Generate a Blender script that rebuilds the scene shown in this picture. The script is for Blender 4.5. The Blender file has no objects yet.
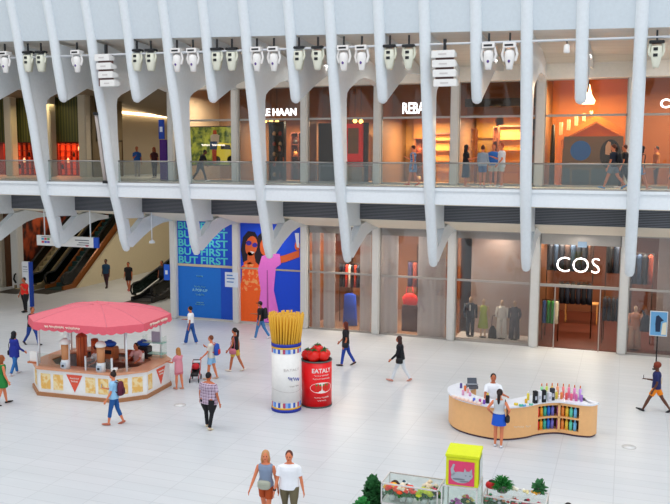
import bpy, bmesh, math, random
from mathutils import Vector, Matrix
random.seed(7)
PI = math.pi
sc = bpy.context.scene
COL = sc.collection

# ------------------------------------------------------------------ camera, world, light, exposure
F_PX, PITCH, YAW, ROLL = 804.8, .1147, .3475, .0047
CAM = Vector((0, -30.32, 8.045))
fw = Vector((-math.sin(YAW)*math.cos(PITCH), math.cos(YAW)*math.cos(PITCH), -math.sin(PITCH)))
rt = Vector((math.cos(YAW), math.sin(YAW), 0)); up = rt.cross(fw)
rt, up = rt*math.cos(ROLL)+up*math.sin(ROLL), -rt*math.sin(ROLL)+up*math.cos(ROLL)
cd = bpy.data.cameras.new('camera'); cam = bpy.data.objects.new('camera', cd); COL.objects.link(cam)
m = Matrix((rt, up, -fw)).transposed().to_4x4(); m.translation = CAM; cam.matrix_world = m
cd.sensor_width = 36; cd.lens = 36*F_PX/670; cd.clip_end = 300
sc.camera = cam

w = bpy.data.worlds.new('sky'); sc.world = w; w.use_nodes = True
bg = w.node_tree.nodes['Background']; bg.inputs[0].default_value = (.87, .93, 1, 1); bg.inputs[1].default_value = 1.14
sl = bpy.data.lights.new('skylight', 'AREA'); sl.shape = 'RECTANGLE'; sl.size = 70; sl.size_y = 10; sl.energy = 7500; sl.color = (1, .985, .96)
so = bpy.data.objects.new('skylight', sl); COL.objects.link(so); so.location = (-12, -16, 34)
sc.view_settings.view_transform = 'Standard'; sc.view_settings.look = 'None'
sc.view_settings.gamma = 1; sc.view_settings.use_curve_mapping = False
sc.view_settings.exposure = -0.12

def ray(x, y): return fw + rt*((x-335)/F_PX) - up*((y-252)/F_PX)
def at(ax, v, x, y):
    d = ray(x, y); t = (v-CAM[ax])/d[ax]; return CAM + d*t

# ------------------------------------------------------------------ materials
def lin(h):
    h = h.lstrip('#'); c = [int(h[i:i+2], 16)/255 for i in (0, 2, 4)]
    return tuple(v/12.92 if v <= .04045 else ((v+.055)/1.055)**2.4 for v in c) + (1,)
_mats = {}
def mat(hexc, rough=.6, metal=0, emit=0, alpha=1, spec=.4):
    k = (hexc, rough, metal, emit, alpha, spec)
    if k in _mats: return _mats[k]
    m = bpy.data.materials.new('m_%s_%d' % (hexc.strip('#'), len(_mats))); m.use_nodes = True
    b = m.node_tree.nodes['Principled BSDF']
    b.inputs['Base Color'].default_value = lin(hexc); b.inputs['Roughness'].default_value = rough
    b.inputs['Metallic'].default_value = metal; b.inputs['Specular IOR Level'].default_value = spec
    if emit:
        b.inputs['Emission Color'].default_value = lin(hexc); b.inputs['Emission Strength'].default_value = emit
    if alpha < 1: b.inputs['Alpha'].default_value = alpha
    # gentle procedural variation of the surface
    if not emit:
        n = m.node_tree.nodes; l = m.node_tree.links
        tc = n.new('ShaderNodeTexCoord'); nz = n.new('ShaderNodeTexNoise'); nz.inputs['Scale'].default_value = 9
        mx = n.new('ShaderNodeMix'); mx.data_type = 'RGBA'; mx.blend_type = 'MULTIPLY'; mx.inputs[0].default_value = 1
        rp = n.new('ShaderNodeMapRange'); rp.inputs[3].default_value = .93; rp.inputs[4].default_value = 1.05
        l.new(tc.outputs['Object'], nz.inputs['Vector']); l.new(nz.outputs['Fac'], rp.inputs[0])
        mx.inputs[6].default_value = lin(hexc); l.new(rp.outputs[0], mx.inputs[7]); l.new(mx.outputs[2], b.inputs['Base Color'])
    _mats[k] = m; return m
def glass(name, tint, refl=.12, veil=0.0, veilc='#a8a0a4'):
    m = bpy.data.materials.new(name); m.use_nodes = True; n = m.node_tree.nodes; l = m.node_tree.links; n.clear()
    o = n.new('ShaderNodeOutputMaterial'); t = n.new('ShaderNodeBsdfTransparent'); g = n.new('ShaderNodeBsdfGlossy')
    t.inputs[0].default_value = lin(tint); g.inputs['Roughness'].default_value = .04
    mx = n.new('ShaderNodeMixShader'); mx.inputs[0].default_value = refl
    l.new(t.outputs[0], mx.inputs[1]); l.new(g.outputs[0], mx.inputs[2]); last = mx
    if veil:  # even diffuse share mixed over the clear glass
        d = n.new('ShaderNodeBsdfDiffuse'); d.inputs[0].default_value = lin(veilc)
        m2 = n.new('ShaderNodeMixShader'); m2.inputs[0].default_value = veil
        l.new(mx.outputs[0], m2.inputs[1]); l.new(d.outputs[0], m2.inputs[2]); last = m2
    l.new(last.outputs[0], o.inputs[0]); return m
GL_RAIL = glass('rail_glass', '#e9efef', .04, .055, '#b9c4c6'); GL_SHOP = glass('shop_glass', '#eceae8', .07); GL_CASE = glass('case_glass', '#f6faf8', .05)
GL_UP = glass('upper_shop_glass', '#f2ece4', .035)

def pattern_mat(name, build, rough=.7):
    m = bpy.data.materials.new(name); m.use_nodes = True; n = m.node_tree.nodes; l = m.node_tree.links
    b = n['Principled BSDF']; b.inputs['Roughness'].default_value = rough; tc = n.new('ShaderNodeTexCoord')
    build(n, l, b, tc); return m
def f_floor(n, l, b, tc):
    br = n.new('ShaderNodeTexBrick'); br.offset = 0; br.inputs['Scale'].default_value = 1
    br.inputs['Brick Width'].default_value = 1.46; br.inputs['Row Height'].default_value = .42; br.inputs['Mortar Size'].default_value = .012
    br.inputs['Color1'].default_value = lin('#d0d2d5'); br.inputs['Color2'].default_value = lin('#cccfd2'); br.inputs['Mortar'].default_value = lin('#c1c3c6')
    nz = n.new('ShaderNodeTexNoise'); nz.inputs['Scale'].default_value = .8; nz.inputs['Detail'].default_value = 6
    mp = n.new('ShaderNodeMapping'); mp.inputs['Scale'].default_value = (.4, 2.2, 1)
    l.new(tc.outputs['Object'], br.inputs[0]); l.new(tc.outputs['Object'], mp.inputs[0]); l.new(mp.outputs[0], nz.inputs['Vector'])
    mr = n.new('ShaderNodeMapRange'); mr.inputs[3].default_value = .92; mr.inputs[4].default_value = 1.06; l.new(nz.outputs['Fac'], mr.inputs[0])
    mx = n.new('ShaderNodeMix'); mx.data_type = 'RGBA'; mx.blend_type = 'MULTIPLY'; mx.inputs[0].default_value = 1
    l.new(br.outputs[0], mx.inputs[6]); l.new(mr.outputs[0], mx.inputs[7]); l.new(mx.outputs[2], b.inputs['Base Color'])
    b.inputs['Roughness'].default_value = .32
FLOOR = pattern_mat('white_marble_floor', f_floor, .3)
def stripes(name, ax, scale, c1, c2, rough=.6, pos=.5):
    def f(n, l, b, tc):
        sp = n.new('ShaderNodeSeparateXYZ'); l.new(tc.outputs['Object'], sp.inputs[0])
        a = n.new('ShaderNodeMath'); a.operation = 'MULTIPLY'; a.inputs[1].default_value = scale; l.new(sp.outputs[ax], a.inputs[0])
        fr = n.new('ShaderNodeMath'); fr.operation = 'FRACT'; l.new(a.outputs[0], fr.inputs[0])
        g = n.new('ShaderNodeMath'); g.operation = 'GREATER_THAN'; g.inputs[1].default_value = pos; l.new(fr.outputs[0], g.inputs[0])
        mx = n.new('ShaderNodeMix'); mx.data_type = 'RGBA'; l.new(g.outputs[0], mx.inputs[0])
        mx.inputs[6].default_value = lin(c1); mx.inputs[7].default_value = lin(c2); l.new(mx.outputs[2], b.inputs['Base Color'])
    return pattern_mat(name, f, rough)
def noise2(name, scale, c1, c2, rough=.7, lo=.45, hi=.55, stretch=(1, 1, 1), emit=0):
    def f(n, l, b, tc):
        mp = n.new('ShaderNodeMapping'); mp.inputs['Scale'].default_value = stretch; l.new(tc.outputs['Object'], mp.inputs[0])
        nz = n.new('ShaderNodeTexNoise'); nz.inputs['Scale'].default_value = scale; l.new(mp.outputs[0], nz.inputs['Vector'])
        mr = n.new('ShaderNodeMapRange'); mr.inputs[1].default_value = lo; mr.inputs[2].default_value = hi; l.new(nz.outputs['Fac'], mr.inputs[0])
        mx = n.new('ShaderNodeMix'); mx.data_type = 'RGBA'; l.new(mr.outputs[0], mx.inputs[0])
        mx.inputs[6].default_value = lin(c1); mx.inputs[7].default_value = lin(c2); l.new(mx.outputs[2], b.inputs['Base Color'])
        if emit: l.new(mx.outputs[2], b.inputs['Emission Color']); b.inputs['Emission Strength'].default_value = emit
    return pattern_mat(name, f, rough)
def f_plaid(n, l, b, tc):
    sp = n.new('ShaderNodeSeparateXYZ'); l.new(tc.outputs['Object'], sp.inputs[0]); last = None
    for ax in (0, 2):
        for off, wd in ((0, .30), (.5, .12)):
            a = n.new('ShaderNodeMath'); a.operation = 'MULTIPLY_ADD'; a.inputs[1].default_value = 11; a.inputs[2].default_value = off; l.new(sp.outputs[ax], a.inputs[0])
            fr = n.new('ShaderNodeMath'); fr.operation = 'FRACT'; l.new(a.outputs[0], fr.inputs[0])
            g = n.new('ShaderNodeMath'); g.operation = 'LESS_THAN'; g.inputs[1].default_value = wd; l.new(fr.outputs[0], g.inputs[0])
            sc_ = n.new('ShaderNodeMath'); sc_.operation = 'MULTIPLY'; sc_.inputs[1].default_value = .45; l.new(g.outputs[0], sc_.inputs[0])
            if last is None: last = sc_
            else:
                s = n.new('ShaderNodeMath'); s.operation = 'ADD'; s.use_clamp = True; l.new(last.outputs[0], s.inputs[0]); l.new(sc_.outputs[0], s.inputs[1]); last = s
    mx = n.new('ShaderNodeMix'); mx.data_type = 'RGBA'; l.new(last.outputs[0], mx.inputs[0])
    mx.inputs[6].default_value = lin('#cdb8cc'); mx.inputs[7].default_value = lin('#4a1c40'); l.new(mx.outputs[2], b.inputs['Base Color'])
PLAID = pattern_mat('plaid_cloth', f_plaid)
WHITE = mat('#e3e8ec', .45); RIB = mat('#dce2e6', .4); PANEL = mat('#cdd6dc', .5); BEIGE = mat('#ece2d0', .55); SOFFIT = mat('#c9c4bc', .6)
COLM = mat('#dad8d4', .5); METAL = mat('#9a9794', .35, .7); DARK = mat('#17181c', .5); BLACK = mat('#0d0d10', .5); WALLB = mat('#b5a78c', .6)
BLUE = mat('#0c3fa8', .5); WOODL = mat('#f0b87c', .5); CLOTHGREY = mat('#e2d8d6', .8)

# ------------------------------------------------------------------ mesh builder
class M:
    def __init__(s): s.v = []; s.f = []; s.mi = []; s.mats = []; s.cur = 0; s.sm = []; s.smooth = False
    def use(s, mt, smooth=None):
        if mt not in s.mats: s.mats.append(mt)
        s.cur = s.mats.index(mt)
        if smooth is not None: s.smooth = smooth
        return s
    def add(s, vs, fs):
        o = len(s.v); s.v += [tuple(v) for v in vs]
        for f in fs: s.f.append([o+i for i in f]); s.mi.append(s.cur); s.sm.append(s.smooth)
        return s
    def box(s, x0, x1, y0, y1, z0, z1, rz=0, c=None, b=0):
        vs = [Vector((x, y, z)) for z in (z0, z1) for y in (y0, y1) for x in (x0, x1)]
        if rz:
            c = Vector(c or ((x0+x1)/2, (y0+y1)/2, 0)); R = Matrix.Rotation(rz, 3, 'Z'); vs = [R @ (v-c)+c for v in vs]
        return s.add(vs, [(0, 2, 3, 1), (4, 5, 7, 6), (0, 1, 5, 4), (2, 6, 7, 3), (0, 4, 6, 2), (1, 3, 7, 5)])
    def loft(s, rings, closed=True):
        n = len(rings[0]); vs = [p for r in rings for p in r]; fs = []
        for i in range(len(rings)-1):
            for j in range(n): k = (j+1) % n; fs.append((i*n+j, i*n+k, (i+1)*n+k, (i+1)*n+j))
        if closed: fs += [tuple(reversed(range(n))), tuple(range((len(rings)-1)*n, len(rings)*n))]
        return s.add(vs, fs)
    def tube(s, pts, rad, n=10, flat=1.0, rounded=False, upv=None):
        pts = [Vector(p) for p in pts]; rad = [rad]*len(pts) if isinstance(rad, (int, float)) else list(rad)
        if rounded:
            d0 = (pts[0]-pts[1]).normalized(); d1 = (pts[-1]-pts[-2]).normalized(); r0, r1 = rad[0], rad[-1]
            pts = [pts[0]+d0*r0*.95, pts[0]+d0*r0*.6]+pts+[pts[-1]+d1*r1*.6, pts[-1]+d1*r1*.95]; rad = [r0*.3, r0*.8]+rad+[r1*.8, r1*.3]
        rings = []; u0 = None
        for i, p in enumerate(pts):
            t = (pts[min(i+1, len(pts)-1)]-pts[max(i-1, 0)]).normalized()
            if u0 is None:
                r = Vector(upv) if upv else (Vector((1, 0, 0)) if abs(t.x) < .9 else Vector((0, 1, 0)))
            else: r = u0
            v = t.cross(r).normalized(); u = v.cross(t).normalized(); u0 = u
            rings.append([p+(u*math.cos(a)+v*math.sin(a)*flat)*rad[i] for a in [2*PI*j/n for j in range(n)]])
        return s.loft(rings)
    def cyl(s, x, y, z0, z1, r0, r1=None, n=20):
        r1 = r0 if r1 is None else r1
        return s.loft([[(x+r*math.cos(2*PI*j/n), y+r*math.sin(2*PI*j/n), z) for j in range(n)] for z, r in ((z0, r0), (z1, r1))])
    def lathe(s, x, y, prof, n=20):
        return s.loft([[(x+r*math.cos(2*PI*j/n), y+r*math.sin(2*PI*j/n), z) for j in range(n)] for z, r in prof])
    def ell(s, c, r, n=12, m_=8, rot=None):
        c = Vector(c); rings = []
        for i in range(m_+1):
            a = PI*i/m_; a = min(max(a, .08), PI-.08)
            ring = [Vector((r[0]*math.sin(a)*math.cos(2*PI*j/n), r[1]*math.sin(a)*math.sin(2*PI*j/n), -r[2]*math.cos(a))) for j in range(n)]
            rings.append([(rot @ p if rot else p)+c for p in ring])
        return s.loft(rings)
    def torso(s, secs, n=16):     # (z, rx, ry, yc)
        return s.loft([[(x0+rx*math.cos(2*PI*j/n), yc+ry*math.sin(2*PI*j/n), z) for j in range(n)] for z, rx, ry, yc, x0 in [(q+(0,))[:5] if len(q) == 4 else q for q in secs]])
    def prism(s, poly, a0, a1, axis=0):   # poly of 2-D points in the other two axes, extruded along axis
        def P(a, p): return (a, p[0], p[1]) if axis == 0 else ((p[0], a, p[1]) if axis == 1 else (p[0], p[1], a))
        n = len(poly); vs = [P(a0, p) for p in poly]+[P(a1, p) for p in poly]
        return s.add(vs, [tuple(range(n)), tuple(reversed(range(n, 2*n)))]+[(i, n+i, n+(i+1) % n, (i+1) % n) for i in range(n)])
    def build(s, name, mt=None, parent=None, loc=None, rz=0, bevel=0, fix=True):
        me = bpy.data.meshes.new(name); me.from_pydata(s.v, [], s.f)
        if mt is not None and not s.mats: me.materials.append(mt)
        else:
            for q in s.mats: me.materials.append(q)
            me.polygons.foreach_set('material_index', s.mi)
        me.polygons.foreach_set('use_smooth', s.sm)
        if fix:
            bm = bmesh.new(); bm.from_mesh(me); bmesh.ops.recalc_face_normals(bm, faces=bm.faces)
            if bevel: bmesh.ops.bevel(bm, geom=[e for e in bm.edges if len(e.link_faces) == 2 and e.calc_face_angle(0) > .6], offset=bevel, segments=2, affect='EDGES', clamp_overlap=True)
            bm.to_mesh(me); bm.free()
        o = bpy.data.objects.new(name, me); COL.objects.link(o)
        if loc is not None: o.location = loc
        if rz: o.rotation_euler[2] = rz
        if parent: o.parent = parent
        return o
def tag(o, label=None, cat=None, group=None, kind=None):
    if label: o['label'] = label
    if cat: o['category'] = cat
    if group: o['group'] = group
    if kind: o['kind'] = kind
    return o
def thing(name, label, cat, loc=(0, 0, 0), rz=0, group=None):
    o = bpy.data.objects.new(name, None); COL.objects.link(o); o.location = loc; o.rotation_euler[2] = rz; o.empty_display_size = .1
    return tag(o, label, cat, group)
def struct(name, mb, mt=None, label=None, parent=None, **k):
    o = mb.build(name, mt, parent, **k)
    if parent is None: o['kind'] = 'structure'
    if label: o['label'] = label
    return o
def dup(root, loc, rz=None, label=None, group=None):
    r = root.copy(); COL.objects.link(r); r.location = loc
    if rz is not None: r.rotation_euler[2] = rz
    if label: r['label'] = label
    if group: r['group'] = group
    for ch in list(root.children):
        c = ch.copy(); COL.objects.link(c); c.parent = r
        for g in ch.children:
            d = g.copy(); COL.objects.link(d); d.parent = c
    return r
def text(body, size, mt, name, parent=None, loc=(0, 0, 0), rot=(PI/2, 0, 0), ext=.01, bold=.0, align='LEFT', width=None):
    cu = bpy.data.curves.new(name, 'FONT'); cu.body = body; cu.size = size; cu.extrude = ext; cu.offset = bold; cu.align_x = align; cu.resolution_u = 3
    t = bpy.data.objects.new(name, cu); COL.objects.link(t); bpy.context.view_layer.update()
    me = bpy.data.meshes.new_from_object(t.evaluated_get(bpy.context.evaluated_depsgraph_get())); bpy.data.objects.remove(t)
    if width:
        xs = [v.co.x for v in me.vertices]; k = width/(max(xs)-min(xs))
        for v in me.vertices: v.co.x *= k
    me.materials.clear(); me.materials.append(mt); o = bpy.data.objects.new(name, me); COL.objects.link(o)
    o.location = loc; o.rotation_euler = rot
    if parent: o.parent = parent
    return o

def scribble(name, parent, mt, fn, width, h, groups=((0, 1),), r=.012, seed=1):
    # loose unreadable script: fn(u, v) places a point of the line, u across in metres, v up
    rr_ = random.Random(seed)
    for a, b in groups:
        n = max(6, int((b-a)*width/(h*.32))); pts = []
        for i in range(n+1):
            u = (a+(b-a)*i/n)*width; v = h*(.5 if i % 2 else -.5)*rr_.uniform(.5, 1.1)+(h*.5 if i == 0 else 0); pts.append(fn(u, v))
        M().use(mt, True).tube(pts, r, 5).build(name, None, parent)

# ------------------------------------------------------------------ big structure
RX = [-29.0, -25.2, -21.42, -17.78, -14.25, -10.72, -7.12, -3.51, .2]          # long ribs
SX = [-27.1, -23.32, -19.59, -15.99, -12.36, -8.82, -5.27, -1.67, 2.0]         # short ribs between them
CX = [-21.36, -17.84, -14.25, -10.70, -7.19, -3.57, .04, 3.65]          # columns
CY = 4.79; ZF = 6.95
struct('floor', M().box(-48, 12, -34, 34, -.3, 0), FLOOR, 'white stone floor of the hall in pale square slabs')
# upper walkway slab: front fascia, deck, louvres, sloping ledge
struct('trim_1', M().box(-40, 8, 0, .25, 6.34, 6.95).box(-40, 8, -.06, .1, 6.86, 6.97), WHITE, 'white fascia band of the upper walkway')
struct('floor_upper', M().box(-40, 8, .25, 9.0, 6.5, 6.93).box(-21.4, 8, 9.0, 12, 6.5, 6.93).box(-46, -31.9, 9.0, 14, 6.5, 6.93).box(-31.9, -21.4, 9, 30, 6.5, 6.93), mat('#cfcac2', .35))
ll = M()
struct('ceiling_lower', M().prism([(.25, 6.5), (.25, 6.3), (2.0, 6.22), (2.05, 5.52), (4.62, 4.97), (5.0, 4.97), (5.0, 6.5)], -21.6, 8, 0)
       .prism([(.25, 6.5), (.25, 6.3), (2.0, 6.22), (2.05, 5.52), (4.62, 5.2), (5.0, 5.2), (5.0, 6.5)], -40, -21.6, 0), BEIGE)
LOUV = stripes('louvre_slats', 2, 16, '#2d3038', '#70747c', .5, .6)
for i in range(9):
    x0 = RX[i]+.32; x1 = (RX[i+1]-.2) if i < 8 else 3.9
    struct('trim_%d' % (i+2), M().box(x0-.17, x1, 1.93, 2.03, 5.55, 6.22), LOUV, 'dark ventilation louvre under the upper walkway')
struct('trim_15', M().box(-33, RX[0]-.2, 1.93, 2.03, 5.55, 6.22), LOUV, 'dark ventilation louvre under the upper walkway')

# skin panels between ribs, soffit and bulkhead of the upper storey
zb = lambda X: 12.42-.0265*X
def noseY(z):
    P = [(3.9, .72), (4.35, .5), (5.3, .3), (6.3, -.08), (6.9, -.22), (8, -.45), (9.7, -.72), (11.5, -1.17), (13, -1.42), (14.7, -1.8), (17, -2.5)]
    for (a, b), (c, d) in zip(P, P[1:]):
        if z <= c: return b+(d-b)*(z-a)/(c-a)
    return P[-1][1]
pn = M()
for X0, X1 in zip(sorted(RX+SX)[:-1], sorted(RX+SX)[1:]):
    a, b = zb(X0), zb(X1)
    pn.add([(X0, noseY(a)+.12, a), (X1, noseY(b)+.12, b), (X1, -2.3, 17), (X0, -2.3, 17), (X0, noseY(a)+.3, a), (X1, noseY(b)+.3, b), (X1, -1.9, 17), (X0, -1.9, 17)],
           [(0, 1, 2, 3), (5, 4, 7, 6), (0, 4, 5, 1), (3, 2, 6, 7), (0, 3, 7, 4), (1, 5, 6, 2)])

struct('wall_upper', pn, PANEL, 'pale blue white skin panels between the ribs')
sf = M(); sf.smooth = False
sf.add([(-34, -1.2, zb(-34)), (8, -1.2, zb(8)), (8, 4.9, 11.9), (-34, 4.9, 11.9), (-34, -1.2, zb(-34)+.3), (8, -1.2, zb(8)+.3), (8, 4.9, 12.2), (-34, 4.9, 12.2)],
       [(0, 3, 2, 1), (4, 5, 6, 7), (0, 1, 5, 4), (3, 7, 6, 2), (0, 4, 7, 3), (1, 2, 6, 5)])
SOFM = stripes('soffit_boards', 1, 1.6, '#d6d1c9', '#bdb7ae', .6, .96)
struct('ceiling_upper', sf, SOFM)
struct('trim_11', M().box(-21.5, 8, 4.5, 5.0, 11.38, 12.0), mat('#efe8dd', .5), 'light bulkhead above the upper shopfronts')
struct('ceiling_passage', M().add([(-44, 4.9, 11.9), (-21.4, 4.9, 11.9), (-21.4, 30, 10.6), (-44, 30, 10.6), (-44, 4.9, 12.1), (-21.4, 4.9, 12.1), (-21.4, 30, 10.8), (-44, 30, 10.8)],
       [(0, 3, 2, 1), (4, 5, 6, 7), (0, 1, 5, 4), (3, 7, 6, 2), (0, 4, 7, 3), (1, 2, 6, 5)]), mat('#6e6252', .6))

# ribs
def nose_pts(z0, z1, n): return [(0, noseY(z0+(z1-z0)*i/n), z0+(z1-z0)*i/n) for i in range(n+1)]
def long_rib(X, i):
    mb = M().use(RIB, True)
    pts = [(X, noseY(z)+.12, z) for z in (3.98, 4.4, 5, 5.8, 6.4, 7, 8, 9, 10, 11, 12, 13, 14, 15, 16, 17)]
    mb.tube(pts, [.17, .19, .2, .21, .21]+[.215]*11, 14, rounded=True)
    mb.use(RIB, False)
    h = .15
    # upper web with curved brace to the column head
    top = [(noseY(z)+.1, z) for z in (6.7, 8, 9, 10, 11, 12, 12.9)]
    up = top+[(-.2, 12.84), (2, 12.44), (4.6, 11.98), (4.6, 11.3), (3.6, 11.45), (2.4, 11.45), (1.6, 11.27), (1.05, 11.05), (.5, 10.84), (.22, 10.66), (.14, 10.4), (.16, 9.06), (.24, 8), (.32, 6.7)]
    mb.prism(up, X-h, X+h, 0)
    # lower web above the slab underside, and the strut
    dn = [(noseY(6.75)+.1, 6.75), (.3, 6.75), (.3, 6.42), (2.02, 6.25), (2.02, 5.5), (2.12, 5.27), (.87, 5.33), (.62, 5.35), (noseY(5.3)+.15, 5.3), (noseY(6)+.1, 6)]
    mb.prism(dn, X-h, X+h, 0)
    st = [(.75, 4.05), (1.1, 3.99), (2.0, 4.42), (2.96, 4.79), (3.7, 4.93), (4.6, 4.97), (4.6, 5.12), (2.9, 5.40), (2.04, 5.26), (1.05, 4.63), (.75, 4.6)]
    mb.prism(st, X-h, X+h, 0)
    mb.prism([(.55, 4.4), (.8, 4.05), (1.05, 4.63), (.86, 5.31), (.6, 5.35)], X-h*.8, X+h*.8, 0)
    return struct('structural_rib', mb, None, 'white steel rib running full height in front of the walkway')
def short_rib(X):
    mb = M().use(RIB, True)
    zt = 10.02-.022*X
    mb.tube([(X, noseY(z)+.12, z) for z in (zt+.12, 11, 12, 13, 14, 15, 16, 17)], [.2]+[.215]*7, 14, rounded=True)
    mb.use(RIB, False)
    mb.prism([(-.85, zt+.05), (-.7, zt+.03), (1.0, zt+.8), (2.4, 11.6), (4.55, 11.75), (4.55, 11.98), (2, 12.44), (-.2, 12.84), (noseY(12.9)+.1, 12.9), (noseY(12)+.1, 12), (noseY(11)+.1, 11)], X-.15, X+.15, 0)
    return struct('structural_rib', mb, None, 'short white steel rib ending in a rounded tip above the walkway')
for i, X in enumerate(RX): long_rib(X, i)
for X in SX: short_rib(X)
for X in CX:
    mb = M().use(COLM); r = .17
    for (za, zc) in ((0, 5.0), (6.93, 11.5)):
        mb.box(X-r, X+r, CY-.17, CY+.17, za, zc)
    struct('column', mb, None, 'slim white column between the shopfronts', bevel=.05)
# glass balustrade of the upper walkway, one bay per rib gap
xs = [-32.6]+RX+[4.2]
for i in range(len(xs)-1):
    t = thing('glass_balustrade', 'clear glass balustrade bay with slim steel top rail on the upper walkway', 'balustrade', ((xs[i]+xs[i+1])/2, .12, 6.97), group='glass balustrade bays along the upper walkway')
    hw = (xs[i+1]-xs[i])/2-.17
    M().box(-hw, hw, -.012, .012, 0, .93).build('glass_pane', GL_RAIL, t)
    M().use(METAL, True).tube([(-hw, 0, .95), (hw, 0, .95)], .03, 8).build('handrail', None, t)
    M().box(-hw, hw, -.03, .03, -.0, .05).build('base_rail', METAL, t)

# ------------------------------------------------------------------ shopfront shells
def shell(x0, x1, y0, y1, z0, z1, wall, floor=None, ceil=None, nm='shop', thick=.08):
    struct('wall_back', M().box(x0, x1, y1, y1+thick, z0, z1), wall)
    if floor: struct('floor_shop', M().box(x0, x1, y0, y1, z0-.02, z0+.03), floor)
    if ceil: struct('ceiling_shop', M().box(x0, x1, y0, y1, z1-.05, z1), ceil)
def divider(x, y0, y1, z0, z1, mt): struct('wall_side', M().box(x-.06, x+.06, y0, y1, z0, z1), mt)
FRAME = mat('#a8a29c', .4, .4)
winno = [0]
def shopfront(x0, x1, z0, z1, zt, gl, y=4.85, mulls=()):
    winno[0] += 1
    e = bpy.data.objects.new('window_%d' % winno[0], None); COL.objects.link(e); e['kind'] = 'structure'; e.location = ((x0+x1)/2, y, z0)
    hw = (x1-x0)/2-.17; h = z1-z0
    fr = M().box(-hw, hw, -.04, .04, 0, .09).box(-hw, hw, -.04, .04, h-.06, h).box(-hw, hw, -.04, .04, zt-z0-.045, zt-z0+.045)
    for mx in mulls: fr.box(mx-(x0+x1)/2-.025, mx-(x0+x1)/2+.025, -.035, .035, 0, h)
    fr.box(-hw, -hw+.05, -.04, .04, 0, h).box(hw-.05, hw, -.04, .04, 0, h)
    fr.build('window_frame', FRAME, e); M().box(-hw, hw, -.008, .008, .05, h-.03).build('glass_pane', gl, e)
    return e
BR = mat('#7a4a2c', .6); BR2 = mat('#a0683c', .6); WARM = mat('#c98a4a', .6); DWOOD = mat('#5a2414', .35)
WIN_L = [((CX[i], CX[i+1])) for i in range(7)]
for i, (a_, b_) in enumerate(WIN_L):
    if i >= 2 and i != 5: shopfront(a_, b_, 0, 4.97, 2.75, GL_SHOP)
    ul = shopfront(a_, b_, ZF-.02, 11.4, 9.9, GL_UP)
def lamp(x, y, z, e, c, size=.8, nm='shop_or_fill_light'):
    l = bpy.data.lights.new(nm, 'AREA'); l.size = size; l.energy = e; l.color = c; o = bpy.data.objects.new(nm, l); COL.objects.link(o); o.location = (x, y, z)
OR = (1, .90, .72); WW = (1, .88, .72)
# ground storey shops
shell(-14.2, -3.6, 5, 11, 0, 4.95, BR2, mat('#8f6a50', .4), mat('#b79b7c', .6))
shell(-3.6, 8, 5, 14, 0, 4.95, mat('#6e3a1e', .6), DWOOD, mat('#5b3018', .6))
divider(-3.6, 5, 14, 0, 4.95, BR); divider(-14.2, 5, 11, 0, 4.95, BR); divider(-7.15, 6.3, 11, 0, 4.95, BR2); divider(8, 5, 14, 0, 4.95, BR)
for x in (-12.2, -9): lamp(x, 6.2, 4.8, 380, WW, 1.5)
lamp(-5.3, 5.6, 4.7, 40, WW, .8)
for x, y in ((-2.4, 7), (.4, 7), (-1.6, 11), (2.5, 7)): lamp(x, y, 4.7, 230, OR, 1.2)
# upper storey shops
UPW = [mat('#8a6a48', .6), mat('#a8652e', .6), mat('#a87848', .6), mat('#b98238', .6), mat('#cf9434', .6), mat('#c07222', .6), mat('#a8602c', .6)]
for i in range(7):
    a_, b_ = CX[i], CX[i+1]
    struct('wall_back', M().box(a_, b_, 9.5, 9.6, 6.93, 11.9), UPW[i])
    lamp((a_+b_)/2, 7.4 if 0 < i < 5 else 6.6, 9.9 if 0 < i < 5 else 11.2, (300, 280, 340, 480, 560, 650, 380)[i], [WW, OR, WW, OR, OR, (1, .8, .5), OR][i], 1.2)
for x in CX[:-1]: divider(x, 5, 9.5, 6.93, 11.9, mat('#8a6038', .6))
struct('ceiling_shop', M().box(-21.4, 8, 5, 9.6, 11.8, 11.95), mat('#a8794c', .6))
struct('floor_shop', M().box(-21.4, 8, 5, 9.5, 6.93, 6.96), mat('#a88460', .4))

for X in CX[:-1]:
    lamp(X+1.8, 2.4, 12.0, 55, (1, .95, .88), .6, 'walkway_fill'); lamp(X+1.8, 3.9, 4.9, 26, (1, .93, .84), .5, 'under_slab_fill')  # unseen fill lamps added to brighten the walkway and the struts under the slab
# ------------------------------------------------------------------ passage on the left, both storeys
lamp(-34.6, 13, 6.2, 90, (1, .9, .72), 1)  # unseen fill lamp added to brighten the pale escalator steps
struct('wall_left', M().box(-40, -36.4, 9.3, 9.6, 0, 6.5).box(-40, -39.8, -34, 9.3, 0, 17), mat('#b3aa9a', .6))
struct('wall_passage', M().box(-36.4, -21.3, 27, 27.3, 0, 6.5), WALLB, 'beige back wall of the ground passage')
struct('wall_passage_side', M().box(-21.42, -21.2, 5.0, 27, 0, 6.5), WALLB)
struct('ceiling_passage_lower', M().box(-36.4, -21.4, 14.5, 27, 6.38, 6.5), mat('#a3967c', .6))
for y, e in ((9, 260), (14, 260), (20, 260)): lamp(-26.5, y, 6.1, e*.62, (1, .9, .74), 3)
# upper passage
struct('wall_passage_upper', M().box(-32.2, -32.0, 15, 30, 6.93, 11.9).box(-32.2, -21.3, 26, 26.3, 6.93, 11.9), mat('#b9ab94', .6), 'beige wall of the upper passage')
struct('wall_passage_end', M().box(-21.42, -21.2, 5.0, 26, 6.93, 11.9), mat('#b9ab94', .6))
tag(M().box(-31.98, -31.8, 15, 25.8, 11.0, 11.16).build('cove_light', mat('#ffe2b4', .5, 0, 5)), 'long glowing cove light strip along the upper passage wall', 'light')
lamp(-26, 12, 11, 200, WW, 2); lamp(-27, 20, 10.5, 150, WW, 2)
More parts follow.
